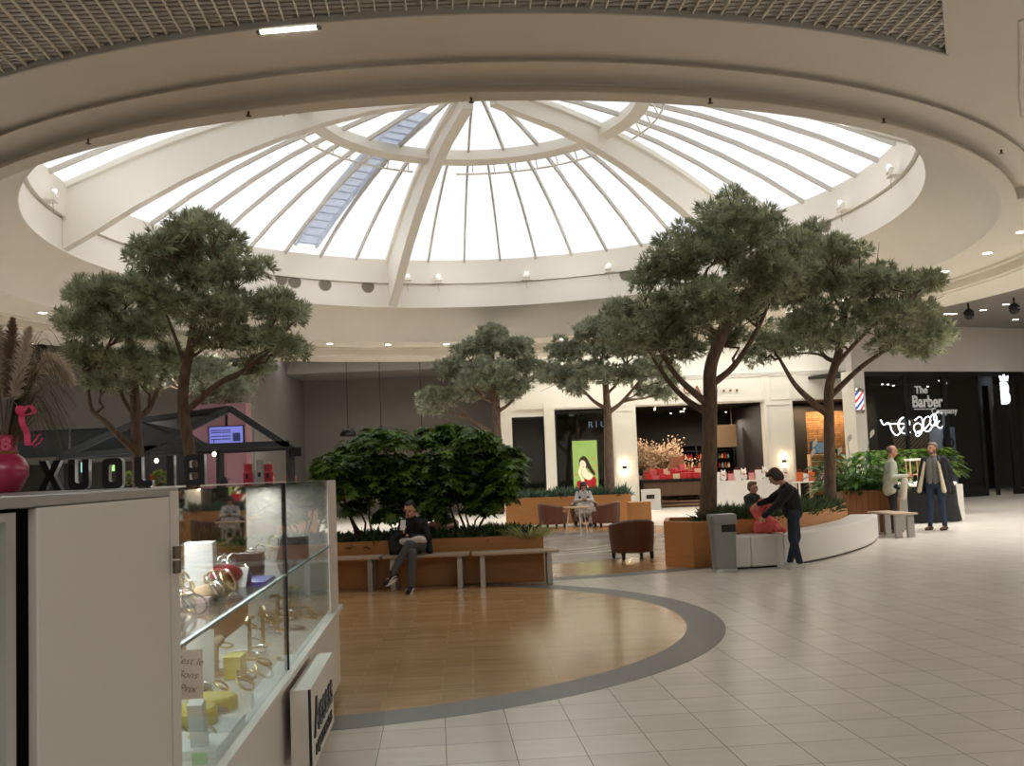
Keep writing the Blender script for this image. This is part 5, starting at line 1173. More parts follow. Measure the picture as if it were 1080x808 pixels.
blackwool = fab('black_wool', (24, 24, 26)); greyden = fab('charcoal_trousers', (84, 86, 88)); navyden = fab('dark_jeans', (38, 46, 60)); bluejean = fab('blue_jeans', (48, 62, 84)); olive = fab('dark_green_jacket', (40, 46, 42)); paleg = fab('pale_grey_green_jacket', (176, 178, 160)); darktr = fab('black_trousers', (30, 32, 38)); cream_f = fab('cream_fleece', (206, 194, 166)); grey_tee = fab('grey_tshirt', (120, 118, 116))
brownhair = mat('brown_hair', (62, 42, 30), .6, bump=.4, bscale=90); darkhair = mat('dark_hair', (30, 22, 20), .5, bump=.4, bscale=90); greyhair = mat('grey_brown_hair', (112, 92, 76), .6, bump=.4, bscale=90); blond = mat('light_brown_hair', (120, 92, 64), .6, bump=.4, bscale=90)
sole_w = mat('white_sole', (222, 218, 210), .6); shoe_b = mat('black_canvas', (26, 26, 28), .7); shoe_w = mat('white_trainer', (206, 202, 196), .6); shoe_br = mat('brown_suede', (96, 62, 42), .7); sole_d = mat('dark_sole', (40, 34, 30), .7)
# 1. woman on the bench with a phone
g = person('seated woman in a black coat looking at her phone on the bench', (A(438, 600, 13.36).x, 13.36, .002), 0,
    dict(pelvis=(0, .05, .57), neck=(-.01, -.02, .945), head=(-.045, -.075, 1.075), face=(-.28, -1, -.42), shL=(.13, .0, .885), shR=(-.145, -.01, .885), elL=(.2, -.08, .68), elR=(-.22, -.09, .69), wrL=(-.02, -.27, .72), wrR=(-.1, -.3, .77),
         hipL=(.085, .04, .57), hipR=(-.085, .04, .56), knL=(-.04, -.36, .62), knR=(.01, -.4, .5), anL=(-.26, -.44, .25), anR=(-.02, -.46, .085)),
    (blackwool, greyden, shoe_b, sole_w), hair=HAIR_TIED, hair_m=darkhair, hands={'R': ((-.1, -.5, .75), (.55, -.2, .2), 1.3), 'L': ((-1, -.3, .35), (0, .4, 1), .9)},
    toes={'L': (-.62, -.55, -.35), 'R': (-.15, -1, -.02)}, s=.94, fat=.9,
    extra_top=[('c', (.16, .08, .62), (.2, .02, .5), .07, .05), ('c', (-.16, .08, .62), (-.22, .02, .5), .07, .05), ('c', (.0, .1, .6), (0, .14, .5), .1, .06)])
for k, (p, d) in enumerate((((-.26, -.44, .25), (-.62, -.55, -.35)), ((-.02, -.46, .085), (-.15, -1, -.02)))):
    pass
o = MB().box((0, 0, 0), (.07, .008, .145)).build('phone', mat('phone_white', (226, 226, 226), .3), loc=(A(438, 600, 13.36).x-.105, 12.975, .885), bevel=.004); o.rotation_euler = (R_(-25), 0, R_(-10)); tag(o, 'pale smartphone held up by the seated woman', 'phone')
MB().box((0, .0045, 0), (.062, .001, .13)).build('screen', scr('phone_screen', (90, 110, 130), .3), o)
o = solid('shirt_hem', [('c', (-.13, -.28, .66), (.1, -.26, .68), .045, .05), ('c', (.1, -.26, .68), (.14, -.1, .66), .05, .05)], mat('white_cloth_soft', (214, 204, 198), .85), g, .009, 3)
hb = thing('handbag', 'black handbag standing on the bench beside the seated woman', 'bag', (A(419, 600, 13.4).x, 13.42, .466))
loft(MB(), [[(x, y, 0) for x, y in rrect(.2, .14, .05)], [(x, y, .12) for x, y in rrect(.23, .16, .06)], [(x*.9, y*.7, .27) for x, y in rrect(.23, .16, .06)]]).build('body', mat('black_leather', (20, 20, 22), .4), hb, smooth='auto')
MB().tube([(-.08, 0, .26), (-.06, 0, .36), (.06, 0, .36), (.08, 0, .26)], .008, 6).build('handle', MATS['black_leather'], hb)
# 2. woman bending over the coral bags
g = person('standing woman in dark sweater and jeans bending over coral bags', (A(838, 595, 14.02).x, 14.02, .002), R_(-98),
    dict(pelvis=(0, .02, .80), neck=(0, -.07, 1.18), head=(.02, -.2, 1.305), face=(.0, -1, -.75), up=(0, -.6, 1), shL=(.165, -.05, 1.1), shR=(-.165, -.06, 1.1), elL=(.22, -.24, .9), elR=(-.2, -.27, .97), wrL=(.1, -.39, .76), wrR=(-.04, -.44, .93),
         hipL=(.085, .02, .79), hipR=(-.085, .02, .79), knL=(.09, -.02, .44), knR=(-.09, .06, .44), anL=(.1, .06, .085), anR=(-.1, -.05, .085)),
    (blackwool, navyden, shoe_w, sole_w), hair=HAIR_FULL, hair_m=brownhair, s=.98, fat=1.12, hands={'L': ((-.2, -.6, -.6), (-.6, .2, -.3), 1.3), 'R': ((0, -.7, -.3), (.3, .1, -1), 1.3)},
    extra_top=[('c', (.06, .03, .84), (.07, .0, 1.06), .12, .11), ('c', (-.06, .03, .84), (-.07, .0, 1.06), .12, .11), ('c', (.05, .02, .78), (-.05, .02, .78), .12, .12), ('c', (.165, -.05, 1.1), (.21, -.2, .93), .075, .065), ('c', (-.165, -.06, 1.1), (-.2, -.22, 1.0), .075, .065)])
coral = mat('coral_padded_cloth', (232, 104, 94), .65, var=.12, scale=14, bump=.4, bscale=30)
cb = thing('backpack', 'coral backpack held up by the bending woman', 'bag', (A(806, 560, 14.35).x, 14.45, .97))
solid('body', [('c', (.04, 0, -.03), (-.1, .0, -.14), .06, .07), ('c', (.1, 0, -.1), (-.04, .0, -.24), .065, .07), ('c', (-.1, .0, -.14), (-.04, .0, -.24), .07, .07), ('c', (.04, 0, -.03), (.1, 0, -.1), .06, .065), ('c', (-.06, -.07, -.14), (-.02, -.07, -.2), .045, .045)], coral, cb, .009, 3)
MB().tube([(.05, -.06, -.03), (.02, -.02, .02), (-.02, .02, .0), (-.04, .0, -.05)], .01, 6).build('handle', coral, cb)
MB().tube([(.05, -.1, -.1), (.0, -.115, -.17), (-.02, -.1, -.27)], .012, 6).build('strap', mat('dark_coral_strap', (150, 50, 50), .7), cb)
cj = thing('jacket', 'coral jacket lying over the white seat under the backpack', 'jacket', (A(812, 563, 14.45).x, 14.55, .472))
solid('body', [('c', (-.1, .05, .1), (.1, .0, .12), .1, .09), ('c', (.0, .0, .17), (.02, -.02, .08), .1, .09), ('c', (-.14, .04, .07), (.16, -.03, .07), .07, .06), ('c', (.08, -.1, .09), (.1, -.2, .06), .05, .04)], coral, cj, .009, 3)
solid('sleeve', [('c', (.13, -.09, .08), (.19, -.2, .05), .045, .04)], coral, cj, .009, 3)
# 3. child behind the planter
g = person('child in a dark green jacket behind the planter, facing the bending woman', (A(793, 540, 17.9).x, 17.9, .002), R_(35),
    dict(pelvis=(0, .0, .6), neck=(0, -.03, .93), head=(0, -.06, 1.06), face=(.25, -1, -.05), shL=(.14, -.02, .875), shR=(-.14, -.02, .875), elL=(.2, -.08, .68), elR=(-.19, -.1, .68), wrL=(.1, -.26, .74), wrR=(-.06, -.27, .76), hipL=(.07, 0, .6), hipR=(-.07, 0, .6), knL=(.075, -.02, .33), knR=(-.075, -.02, .33), anL=(.08, .0, .085), anR=(-.08, .0, .085)),
    (olive, darktr, shoe_b, sole_w), hair=HAIR_SHORT, hair_m=blond, s=.92, fat=.9)
# 4. man in the pale jacket, facing right
g = person('man in pale grey-green jacket and black trousers, facing the man in black', (A(944, 561, 19.7).x, 19.7, .002), R_(78),
    dict(pelvis=(0, .02, .93), neck=(0, -.01, 1.47), head=(0, -.05, 1.63), face=(-.1, -1, -.15), shL=(.19, .0, 1.40), shR=(-.19, .0, 1.40), elL=(.24, .02, 1.12), elR=(-.25, .04, 1.12), wrL=(.12, -.28, 1.1), wrR=(-.15, -.26, 1.13), hipL=(.095, 0, .92), hipR=(-.095, 0, .92), knL=(.1, -.03, .5), knR=(-.1, .02, .5), anL=(.11, .0, .085), anR=(-.11, .06, .085)),
    (paleg, darktr, shoe_br, sole_d), sk=skin_m2, hair=HAIR_THIN, hair_m=greyhair, fat=1.1, extra_top=[('c', (.08, .04, .86), (.08, .03, 1.1), .135, .12), ('c', (-.08, .04, .86), (-.08, .03, 1.1), .135, .12)])
o = solid('folded_coat', [('c', (-.2, -.22, 1.04), (.0, -.24, 1.02), .06, .06), ('c', (-.2, -.2, 1.0), (-.22, -.16, .74), .07, .06), ('c', (-.02, -.24, 1.0), (-.04, -.2, .7), .06, .06), ('c', (-.1, -.22, 1.0), (-.12, -.18, .72), .07, .07)], mat('off_white_coat', (206, 196, 180), .85, var=.08), None, .01, 3)
o.location = (A(944, 561, 19.7).x, 19.7, 0); o.rotation_euler = (0, 0, R_(78)); tag(o, 'off-white coat folded over the arm of the pale-jacketed man', 'coat')
# 5. man in the black coat
px5 = A(990, 559, 20.0).x
g = person('bearded man in open black coat, grey t-shirt and blue jeans', (px5, 20.0, .002), R_(-52),
    dict(pelvis=(0, .02, .95), neck=(0, .01, 1.49), head=(.0, -.03, 1.655), face=(-.35, -1, .05), shL=(.205, .0, 1.42), shR=(-.205, .0, 1.42), elL=(.29, .04, 1.14), elR=(-.29, .03, 1.14), wrL=(.27, -.04, .89), wrR=(-.3, -.08, .9), hipL=(.105, 0, .93), hipR=(-.105, 0, .93), knL=(.115, -.02, .5), knR=(-.12, -.05, .5), anL=(.12, .04, .085), anR=(-.14, -.06, .085)),
    (grey_tee, bluejean, shoe_br, sole_d), sk=skin_m2, hair=HAIR_SHORT, hair_m=greyhair, fat=1.22, sleeves=False)
coat = []
for k in (-1, 1):
    coat += [('c', (.205*k, .01, 1.42), (.31*k, .05, 1.14), .08, .072), ('c', (.31*k, .05, 1.14), (.3*k, -.04, .95), .074, .06), ('c', (.1*k, .08, 1.38), (.2*k, .03, 1.42), .08, .075), ('c', (.21*k, -.03, 1.36), (.3*k, -.1, .8), .06, .07), ('c', (.15*k, .1, 1.36), (.2*k, .15, .78), .07, .09), ('c', (.22*k, .04, 1.3), (.3*k, .03, .78), .07, .09), ('c', (.09*k, -.0, 1.47), (.17*k, -.08, 1.38), .035, .04)]
coat += [('c', (0, .12, 1.38), (0, .17, .78), .08, .09), ('c', (-.08, .12, 1.38), (-.1, .17, .78), .08, .09), ('c', (.08, .12, 1.38), (.1, .17, .78), .08, .09), ('c', (-.08, .06, 1.47), (.08, .06, 1.47), .05, .05)]
solid('coat', coat, blackwool, g, .0095, 3)
for k in (-1, 1): solid('coat_lining', [('c', (.15*k, -.1, 1.38), (.205*k, -.13, 1.1), .026, .034), ('c', (.205*k, -.13, 1.1), (.27*k, -.17, .8), .034, .05)], cream_f, g, .009, 3)
fh = Vector((-.35, -1, .05)).normalized(); hc5 = Vector((.0, -.03, 1.655)); solid('beard', [('e', hc5-Vector((0, 0, .088))+fh*.045, (.055, .05, .035)), ('e', hc5-Vector((0, 0, .06))+fh*.02+Vector((.045, 0, 0)), (.025, .04, .04)), ('e', hc5-Vector((0, 0, .06))+fh*.02-Vector((.045, 0, 0)), (.025, .04, .04))], greyhair, g, .007, 3)
# 6. far seated person
px6 = A(617, 540, 26.0).x
patt = mat('patterned_skirt', (186, 176, 168), .85, var=.6, scale=9)
g = person('seated person in black vest and patterned skirt at the small round table', (px6, 26.3, .002), 0,
    dict(pelvis=(0, .05, .53), neck=(0, -.02, .92), head=(0, -.1, 1.04), face=(0, -1, -.7), up=(0, -.5, 1), shL=(.155, .0, .86), shR=(-.155, .0, .86), elL=(.22, -.1, .66), elR=(-.22, -.1, .66), wrL=(.06, -.32, .7), wrR=(-.06, -.32, .7), hipL=(.09, .04, .53), hipR=(-.09, .04, .53), knL=(.13, -.4, .53), knR=(-.13, -.4, .53), anL=(.12, -.42, .085), anR=(-.12, -.42, .085)),
    (fab('white_blouse', (208, 204, 200)), patt, shoe_b, sole_d), hair=HAIR_FULL, hair_m=brownhair, extra_low=[('c', (-.13, -.1, .5), (.13, -.1, .5), .14, .14), ('c', (-.15, -.36, .45), (.15, -.36, .45), .13, .13), ('c', (-.13, -.38, .35), (.13, -.38, .35), .12, .12)])
solid('vest', [('c', (.06, .02, .62), (.08, .0, .84), .12, .1), ('c', (-.06, .02, .62), (-.08, .0, .84), .12, .1)], blackwool, g, .01, 3)
# ------------------------------------------------------------------ left side of the plaza
wl_x = A(263, 470, 30).x
S('wall_left', -27, wl_x, 30.0, 30.3, 3.35, 6.0, greywall, 'grey wall above the left-hand shops'); S('wall_left', wl_x-.3, wl_x, 30.3, 38, 0, 6.0, greywall)
S('wall_back', -12, -.44, 38.0, 38.3, 0, 6.0, mat('taupe_wall_paint', (130, 124, 118), .85, var=.03, scale=1), 'plain taupe wall behind the pendant lamps')
S('ceiling_beam', wl_x, -.44, 35.2, 38.0, 5.35, 6.0, dark_ceiling, 'lowered ceiling in front of the taupe wall')
S('wall_shop', -27, wl_x, 30.4, 30.6, 0, 3.4, mat('dim_shop_grey', (84, 80, 77), .8)); S('trim_5', -27, wl_x, 29.6, 30.2, 2.3, 2.5, greywall)
gr = thing('window_5', None, None, (0, 30.05, 0)); struct(gr, 'clear glass band over the left-hand shops')
MB().box(((wl_x-27)/2, 0, 2.92), (27+wl_x, .012, .85)).build('pane', glass_mat('band_glass', (.8, .86, .9), .18, .1), gr)
mb = MB()
for i in range(9): mb.box((-26+i*2.05, 0, 2.92), (.05, .05, .86))
mb.build('frame', alu, gr)
S('wall_shop', -27, wl_x, 30.25, 30.35, 2.5, 3.4, mat('upper_floor_grey', (120, 118, 116), .8))
for x, rgb, nm in ((A(89, 475, 29.4).x, (150, 220, 215), 'pale green lit notice hanging left of the green exit notice'), (A(114, 473, 29.4).x, (160, 220, 130), 'green lit exit notice hanging over the left-hand shops')):
    o = MB().box((0, 0, 0), (.3, .03, .3)).build('exit_notice', scr('notice_%d' % rgb[0], rgb, .35), loc=(x, 29.5, 2.15), bevel=.005); tag(o, nm, 'sign'); MB().box((0, 0, .165), (.02, .02, .06)).build('hanger', black, o); mk = MB()
    for z_ in (.06, 0, -.06): mk.box((0, -.017, z_), (.2, .004, .025))
    mk.build('marking', white, o)
# pendant lamps
for px, py, lb in ((367, 456, 'black dome pendant lamp, first above the leafy shrub'), (402, 455, 'black dome pendant lamp, middle one above the leafy shrub'), (445, 456, 'black dome pendant lamp nearest the far pine crown')):
    p = A(px, py, 33); t = thing('pendant_lamp', lb, 'pendant lamp', p, group='black dome pendant lamps')
    MB().lathe([(.275, -.13), (.28, -.1), (.25, .0), (.17, .1), (.06, .15), (.03, .2)], n=28, cap=False).build('shade', black, t, smooth='auto')
    MB().tube([(0, 0, .18), (0, 0, 5.98-p.z)], .012, 6).build('cord', black, t); MB().ell((0, 0, -.03), (.06, .06, .07), 10, 8).build('bulb', mat('dim_bulb', (230, 220, 200), .4), t, smooth=True)
# kiosk with black gabled frame
kf = thing('kiosk', 'black gabled steel frame kiosk behind the standing letters', 'kiosk', (0, 0, 0))
frame_m = mat('anthracite_steel', (46, 48, 50), .45)
def gable(pts_px, Y, w_=.14):
    L, Ax, Rr = [A(px, py, Y) for px, py in pts_px]; zb = L.z
    for q in (L, Rr):
        MB().bar((q.x, q.y, .004), (q.x, q.y, q.z+.02), w_).build('post', frame_m, kf)
    for q, e in ((L, Ax), (Rr, Ax)): MB().bar(q, e, w_, w_*1.1, up=(0, 1, 0)).build('rafter', frame_m, kf)
    MB().bar(L, (Rr.x, Rr.y, L.z), w_, w_*1.1, up=(0, 1, 0)).build('tie_beam', frame_m, kf); return L, Ax, Rr
g1 = gable(((153, 474), (243, 431), (306, 472)), 21.5); g2 = gable(((63, 482), (150, 443), (232, 476)), 24.0)
for a, b in zip(g1, g2): MB().bar(a, b, .12).build('purlin', frame_m, kf)
roofp = MB().add([g1[1]-Vector((0, 0, .05)), g2[1]-Vector((0, 0, .05)), g2[2]-Vector((0, 0, .05)), g1[0].lerp(g1[1], .5)-Vector((0, 0, .05))], [(0, 1, 2, 3)]).build('roof_panel', mat('black_roof_panel', (16, 16, 17), .8), kf)
MB().box((A(310, 477, 21.5).x+.08, 21.4, A(310, 477, 21.5).z), (.22, .1, .2)).build('speaker', black, kf)
x0, x1 = g1[0].x+.1, g1[2].x-.1
kc = thing('kiosk_counter', 'dark kiosk counter under the gabled frame', 'counter', ((x0+x1)/2, 21.9, 0)); MB().box((0, 0, .725), (x1-x0-.1, .6, 1.45)).build('body', shop_dark, kc, bevel=.01); MB().box((0, 0, 1.475), (x1-x0, .7, .05)).build('worktop', lam, kc, bevel=.004)
rosewall = mat('dusty_pink_panel', (150, 108, 118), .75)
xa, xb, xc = A(205, 470, 25.2).x, A(241, 470, 25.2).x, A(262, 470, 25.2).x
S('wall_partition', xa, xb, 25.0, 25.15, 0, 3.55, rosewall, 'dusty pink partition behind the kiosk'); o = MB().box(((xb+xc)/2, 25.25, 1.78), (xc-xb, .5, 3.56)).build('wall_partition', mat('light_dusty_pink', (166, 122, 130), .75)); struct(o)
S('wall_partition', A(152, 470, 25.2).x, xa, 25.1, 25.2, 0, 3.2, mat('black_panel', (22, 21, 21), .7), 'black partition behind the kiosk')
p = A(238.5, 460, 23.2); tvm = thing('menu_screen', 'violet blue menu screen mounted under the kiosk roof', 'screen', p)
MB().box((0, .03, 0), (.86, .06, .5)).build('housing', black, tvm); MB().box((0, -.004, 0), (.8, .006, .45)).build('picture', scr('menu_violet', (92, 96, 158), .55), tvm)
mb = MB()
for i, (x, w_) in enumerate(((-.24, .24), (.0, .22))):
    for z in (.14, .09, -.0, -.07): mb.box((x, -.009, z), (w_, .003, .022))
mb.build('menu_lines', scr('menu_dark', (40, 42, 80), .3), tvm); MB().box((.25, -.009, -.03), (.18, .003, .2)).build('menu_picture', scr('menu_dark2', (44, 44, 84), .3), tvm)
MB().box((0, .05, .45), (.05, .04, .5)).build('bracket', black, tvm)
for px, py, lb in ((165, 486, 'bare bulb glowing at the left of the kiosk'), (226, 479, 'bare bulb glowing below the violet menu screen')):
    t = thing('bulb_lamp', lb, 'lamp', A(px, py, 21.6)); MB().ell((0, 0, 0), (.045, .045, .055), 10, 8).build('bulb', lamp_dim, t, smooth=True); MB().tube([(0, 0, .05), (0, 0, .32)], .008, 5).build('cord', black, t)
# goods on the kiosk counter
zc = 1.501
def onk(px): return A(px, 500, 21.85).x
for px, h, c, nm, lb in ((262, .42, (170, 40, 60), 'drink_dispenser', 'tall dark red dispenser on the kiosk counter'), (275, .5, (150, 146, 142), 'drink_machine', 'grey machine between red dispensers on the kiosk counter'), (284, .4, (160, 44, 62), 'drink_dispenser', 'short dark red dispenser right of the grey machine')):
    t = thing(nm, lb, 'machine', (onk(px), 21.85, zc)); mm = mat('machine_%d' % c[0], c, .4)
    loft(MB(), [lvl(.2, .22, .04, 0), lvl(.2, .22, .04, h*.55), lvl(.16, .18, .04, h*.6), lvl(.17, .18, .04, h)]).build('body', mm, t, smooth='auto'); MB().box((0, -.12, h*.35), (.05, .05, .1)).build('tap', black, t)
o = MB().bar((0, 0, 0), (-.1, 0, .44), .05).build('wooden_paddle', lw_, loc=(onk(289), 21.8, zc)); tag(o, 'pale wooden paddle leaning beside the red dispensers', 'paddle')
for k in range(5):
    o = MB().lathe([(.03, 0), (.04, .1), (.042, .1)], n=12).build('paper_cup', mat('orange_cup', (206, 120, 70), .5), loc=(onk(303)+.09*(k % 3), 21.8+.1*(k//3), zc)); tag(o, 'small orange cup at the right end of the kiosk counter', 'cup', 'orange cups on the kiosk counter'); MB().lathe([(.043, .098), (.043, .104)], n=12).build('rim', white, o)
o = MB().lathe([(.08, 0), (.09, .04), (.06, .12), (.03, .16)], n=14).build('kettle', black, loc=(onk(236), 21.85, zc), smooth='auto'); tag(o, 'small black kettle on the kiosk counter', 'kettle'); MB().tube([(.06, 0, .05), (.13, 0, .1), (.06, 0, .14)], .01, 6).build('handle', black, o)
pt_ = thing('flower_pot', 'orange flower pot seen between the standing letters', 'pot', (A(160, 500, 21.8).x, 21.75, zc)); MB().lathe([(.1, 0), (.14, .22), (.16, .22), (.16, .28), (.14, .28)], n=18).build('pot', mat('orange_pot', (214, 98, 30), .5), pt_, smooth='auto')
for px, lb in ((137, 'small green bush seen beside the letter O'), (171, 'small green bush right of the orange flower pot')):
    bq = Vector((A(px, 500, 21.8).x, 21.7, zc)); t = thing('potted_plant', lb, 'plant', bq)
    umb = nrs.normal(size=(260, 3)); d = unit(umb); V, Fq = blades(d*.13*np.array([1, .7, .8])+np.array([0, 0, .2]), unit(d+np.array([0, 0, .3])), np.full(260, .09), np.full(260, .04)); mesh_np('foliage', V, Fq, leaf_mat('yellow_green_leaf_%d' % px, (100, 120, 50), (160, 170, 90)), t)
    MB().lathe([(.07, 0), (.09, .12), (.08, .12)], n=14).build('pot', shop_dark, t, smooth='auto')
# ------------------------------------------------------------------ vase of pampas grass on the counter
vp = A(2, 510, 3.5); vp.z = 1.541
vz = thing('vase', 'glossy pink vase of pampas grass on the counter at left', 'vase', vp)
pinkg = mat('pink_glaze', (176, 52, 84), .3, var=.1, scale=9, coat=.3)
MB().lathe([(.05, 0), (.06, .005), (.088, .06), (.09, .09), (.075, .12), (.052, .14), (.05, .155), (.056, .205), (.05, .205), (.045, .15)], n=32, cap=False).build('body', pinkg, vz, smooth='auto')
mb = MB(); mb.lathe([(.053, .138), (.056, .144), (.053, .15)], n=24, cap=False); mb.build('cord', mat('twine', (150, 110, 70), .8), vz)
text_mesh('number', '8', .06, mat('pink_number', (226, 90, 120), .4), vz, .004, facing((.04, -.05, .17), R_(10)), bold=.003)
plume_m = leaf_mat('pampas_beige', (196, 176, 152), (232, 216, 194), .4, .8); plume_d = leaf_mat('pampas_brown', (130, 106, 86), (168, 142, 118), .4, .8); grass_m = leaf_mat('dry_grass_green', (66, 66, 44), (110, 100, 66), .3, .6)
def plume(pts_px, m, w_, n=900, sd=0, dy=0.):
    q = [A(px, py, 3.5+dy)-vp for px, py in pts_px]; q = smooth([Vector((random.uniform(-.02, .02), random.uniform(-.02, .02), .08))]+q, 8); k = len(q); t = thing('pampas_stem', None, None); COL.objects.unlink(t); bpy.data.objects.remove(t)
    P_ = np.array([tuple(e) for e in q]); st = MB().tube(q, [.004]*k, 5).build('stem', plume_d, vz)
    i0 = int(k*.45); u = nrs.uniform(i0, k-1.01, n); ii = u.astype(int); fr_ = (u-ii)[:, None]; base = P_[ii]*(1-fr_)+P_[ii+1]*fr_; tan = unit(P_[ii+1]-P_[ii]); tt_ = (u-i0)/(k-1-i0); prof = np.sin(np.pi*np.clip(tt_*.9+.1, 0, 1))**.7
    d = unit(tan*1.0+nrs.normal(size=(n, 3))*.42); V, Fq = blades(base, d, w_*prof*nrs.uniform(.6, 1.2, n)+.012, np.full(n, .0035), np.repeat(np.array([[0, 0, -.25]]), n, 0)); mesh_np('plume', V, Fq, m, st)
plume([(6, 440), (10, 390), (13, 336)], plume_d, .05, 1100); plume([(10, 440), (20, 395), (31, 346)], plume_m, .055, 1100, dy=-.05); plume([(2, 440), (-2, 390), (0, 344)], plume_m, .05, 900)
plume([(12, 440), (28, 395), (45, 378), (62, 384), (76, 404)], plume_m, .055, 1300, dy=.05); plume([(10, 445), (25, 410), (42, 385), (56, 380)], plume_m, .045, 900); plume([(-6, 440), (-14, 395), (-18, 350)], plume_d, .05, 700)
gl = MB().tube([(0, 0, .1), (0, 0, .2)], .003, 4).build('grass', grass_m, vz); n = 150
tips = [A(random.uniform(38, 84), random.uniform(398, 490), 3.5+random.uniform(-.12, .12))-vp for _ in range(n)]
mb = MB()
for q in tips:
    mid = Vector((q.x*.55, q.y*.5, max(q.z+.06, .26)+random.uniform(.0, .12))); c_ = smooth([Vector((0, 0, .1)), mid, q], 6); sd_ = Vector((random.gauss(0, 1), random.gauss(0, 1), 0)).normalized()*.0022; vs = []
    for i, e in enumerate(c_): f_ = 1-i/len(c_)*.85; vs += [e-sd_*f_, e+sd_*f_]
    mb.add(vs, [(2*i, 2*i+1, 2*i+3, 2*i+2) for i in range(len(c_)-1)])
mb.build('grass_blades', grass_m, gl)
rib_p = mat('hot_pink_ribbon', (236, 78, 118), .5); rbx = MB()
def ribbon(pts_px, w_, dy=-.08):
    q = smooth([A(px, py, 3.5+dy)-vp for px, py in pts_px], 5); vs = []
    for i, e in enumerate(q): vs += [e-Vector((w_, .004*sin(i), 0)), e+Vector((w_, -.004*sin(i), 0))]
    rbx.add(vs, [(2*i, 2*i+1, 2*i+3, 2*i+2) for i in range(len(q)-1)])
ribbon([(26, 430), (22, 440), (27, 455), (30, 470)], .011); ribbon([(27, 430), (32, 428), (36, 434), (28, 438)], .008); ribbon([(27, 432), (20, 428), (20, 436), (27, 438)], .008); ribbon([(34, 470), (38, 462), (42, 458)], .004); ribbon([(36, 472), (42, 466), (45, 462)], .003)
rb = rbx.build('ribbon', rib_p, vz); sm_ = rb.modifiers.new('s', 'SOLIDIFY'); sm_.thickness = .002
# ------------------------------------------------------------------ stall beside the two men
st_ = thing('promotion_table', 'round white-topped table with black cloth between the two men', 'table', (A(975, 550, 22.6).x, 22.9, 0))
MB().lathe([(.85, .82), (.87, .84), (.87, .87), (.85, .89)], n=40).build('tabletop', white, st_, smooth='auto'); MB().lathe([(.92, .02), (.86, .4), (.84, .82)], n=40).build('cloth', mat('black_cloth', (22, 22, 26), .9), st_, smooth='auto')
for px, lb in ((966, 'pale wooden display frame with white top, left on round table'), (981, 'pale wooden display frame with grey top, right on round table')):
    t = thing('display_rack', lb, 'display frame', (A(px, 510, 22.7).x, 22.75, .891)); hh_ = .52
    for sx in (-1, 1):
        for sy in (-1, 1): MB().box((sx*.13, sy*.12, hh_/2), (.025, .025, hh_)).build('leg', lw_, t)
    MB().box((0, 0, hh_+.02), (.32, .3, .05)).build('tray', white if px == 966 else gm, t, bevel=.006); MB().box((0, 0, .2), (.28, .26, .02)).build('shelf', lw_, t)
for i, (px, nm_) in enumerate(((958, 'white folded leaflet pile left on the round table'), (974, 'white folded leaflet pile in middle of the round table'))):
    o = MB().box((0, 0, .03), (.2, .14, .06)).build('leaflet_pile', wcard, loc=(A(px, 520, 22.3).x, 22.35, .891), bevel=.004); tag(o, nm_, 'leaflets'); MB().box((0, 0, .0615), (.14, .08, .003)).build('picture', pinkc, o)
wp = MB().box((0, 0, .4), (.27, .5, .8)).build('pedestal', white, loc=(A(1013, 545, 23.2).x, 23.5, 0), bevel=.006); tag(wp, 'white pedestal block on the floor behind the man in black', 'pedestal'); MB().box((0, 0, .805), (.25, .48, .01)).build('top', lam_w, wp)
stl = thing('tube_chair', 'white tubular chair behind the man in pale jacket', 'chair', (A(938, 556, 20.9).x, 21.2, 0))
for s_ in (-1, 1): MB().tube([(s_*.2, -.22, 0), (s_*.2, -.2, .44), (s_*.2, .2, .46), (s_*.2, .24, .9)], .014, 6).build('frame', white, stl); MB().tube([(s_*.2, .18, .45), (s_*.2, .26, 0)], .014, 6).build('leg', white, stl)
MB().box((0, 0, .46), (.4, .4, .03)).build('seat', white, stl, bevel=.008); MB().box((0, .235, .78), (.4, .02, .2)).build('backrest', white, stl, bevel=.006)
# leafy hedge in planters behind the stall
for i, (px, lb) in enumerate(((925, 'dark leafy plant in a black trough behind the pale-jacketed man'), (965, 'dark leafy plant in a black trough behind the round table'), (992, 'dark leafy plant with red bloom behind the man in black'))):
    x = A(px, 500, 25.4).x; t = thing('leafy_plant', lb, 'plant', (x, 25.6, 0), group='leafy plants behind the stall'); mb = MB()
    for k in range(170):
        a = rnd.uniform(0, 2*pi); e = rnd.uniform(.0, 1.2); p_ = Vector((cos(a)*cos(e)*.55, sin(a)*cos(e)*.45, 1.0+sin(e)*.75)); strap(mb, p_, Vector((cos(a), sin(a), rnd.uniform(-.2, .5))).normalized(), rnd.uniform(.2, .34), rnd.uniform(.1, .16), .5)
    mb.build('foliage', shrub_leaf, t, smooth=True); MB().tube([(0, 0, .5), (0, 0, 1.4)], .03, 6).build('stem', MATS['shrub_stem'], t); loft(MB(), [lvl(.7, .5, .05, 0), lvl(.86, .6, .05, .75)]).build('trough', black, t, smooth='auto')
    if i == 2: MB().ell((-.2, -.45, 1.66), (.07, .06, .06), 10, 8).build('bloom', mat('red_bloom', (206, 60, 60), .6), t, smooth=True)
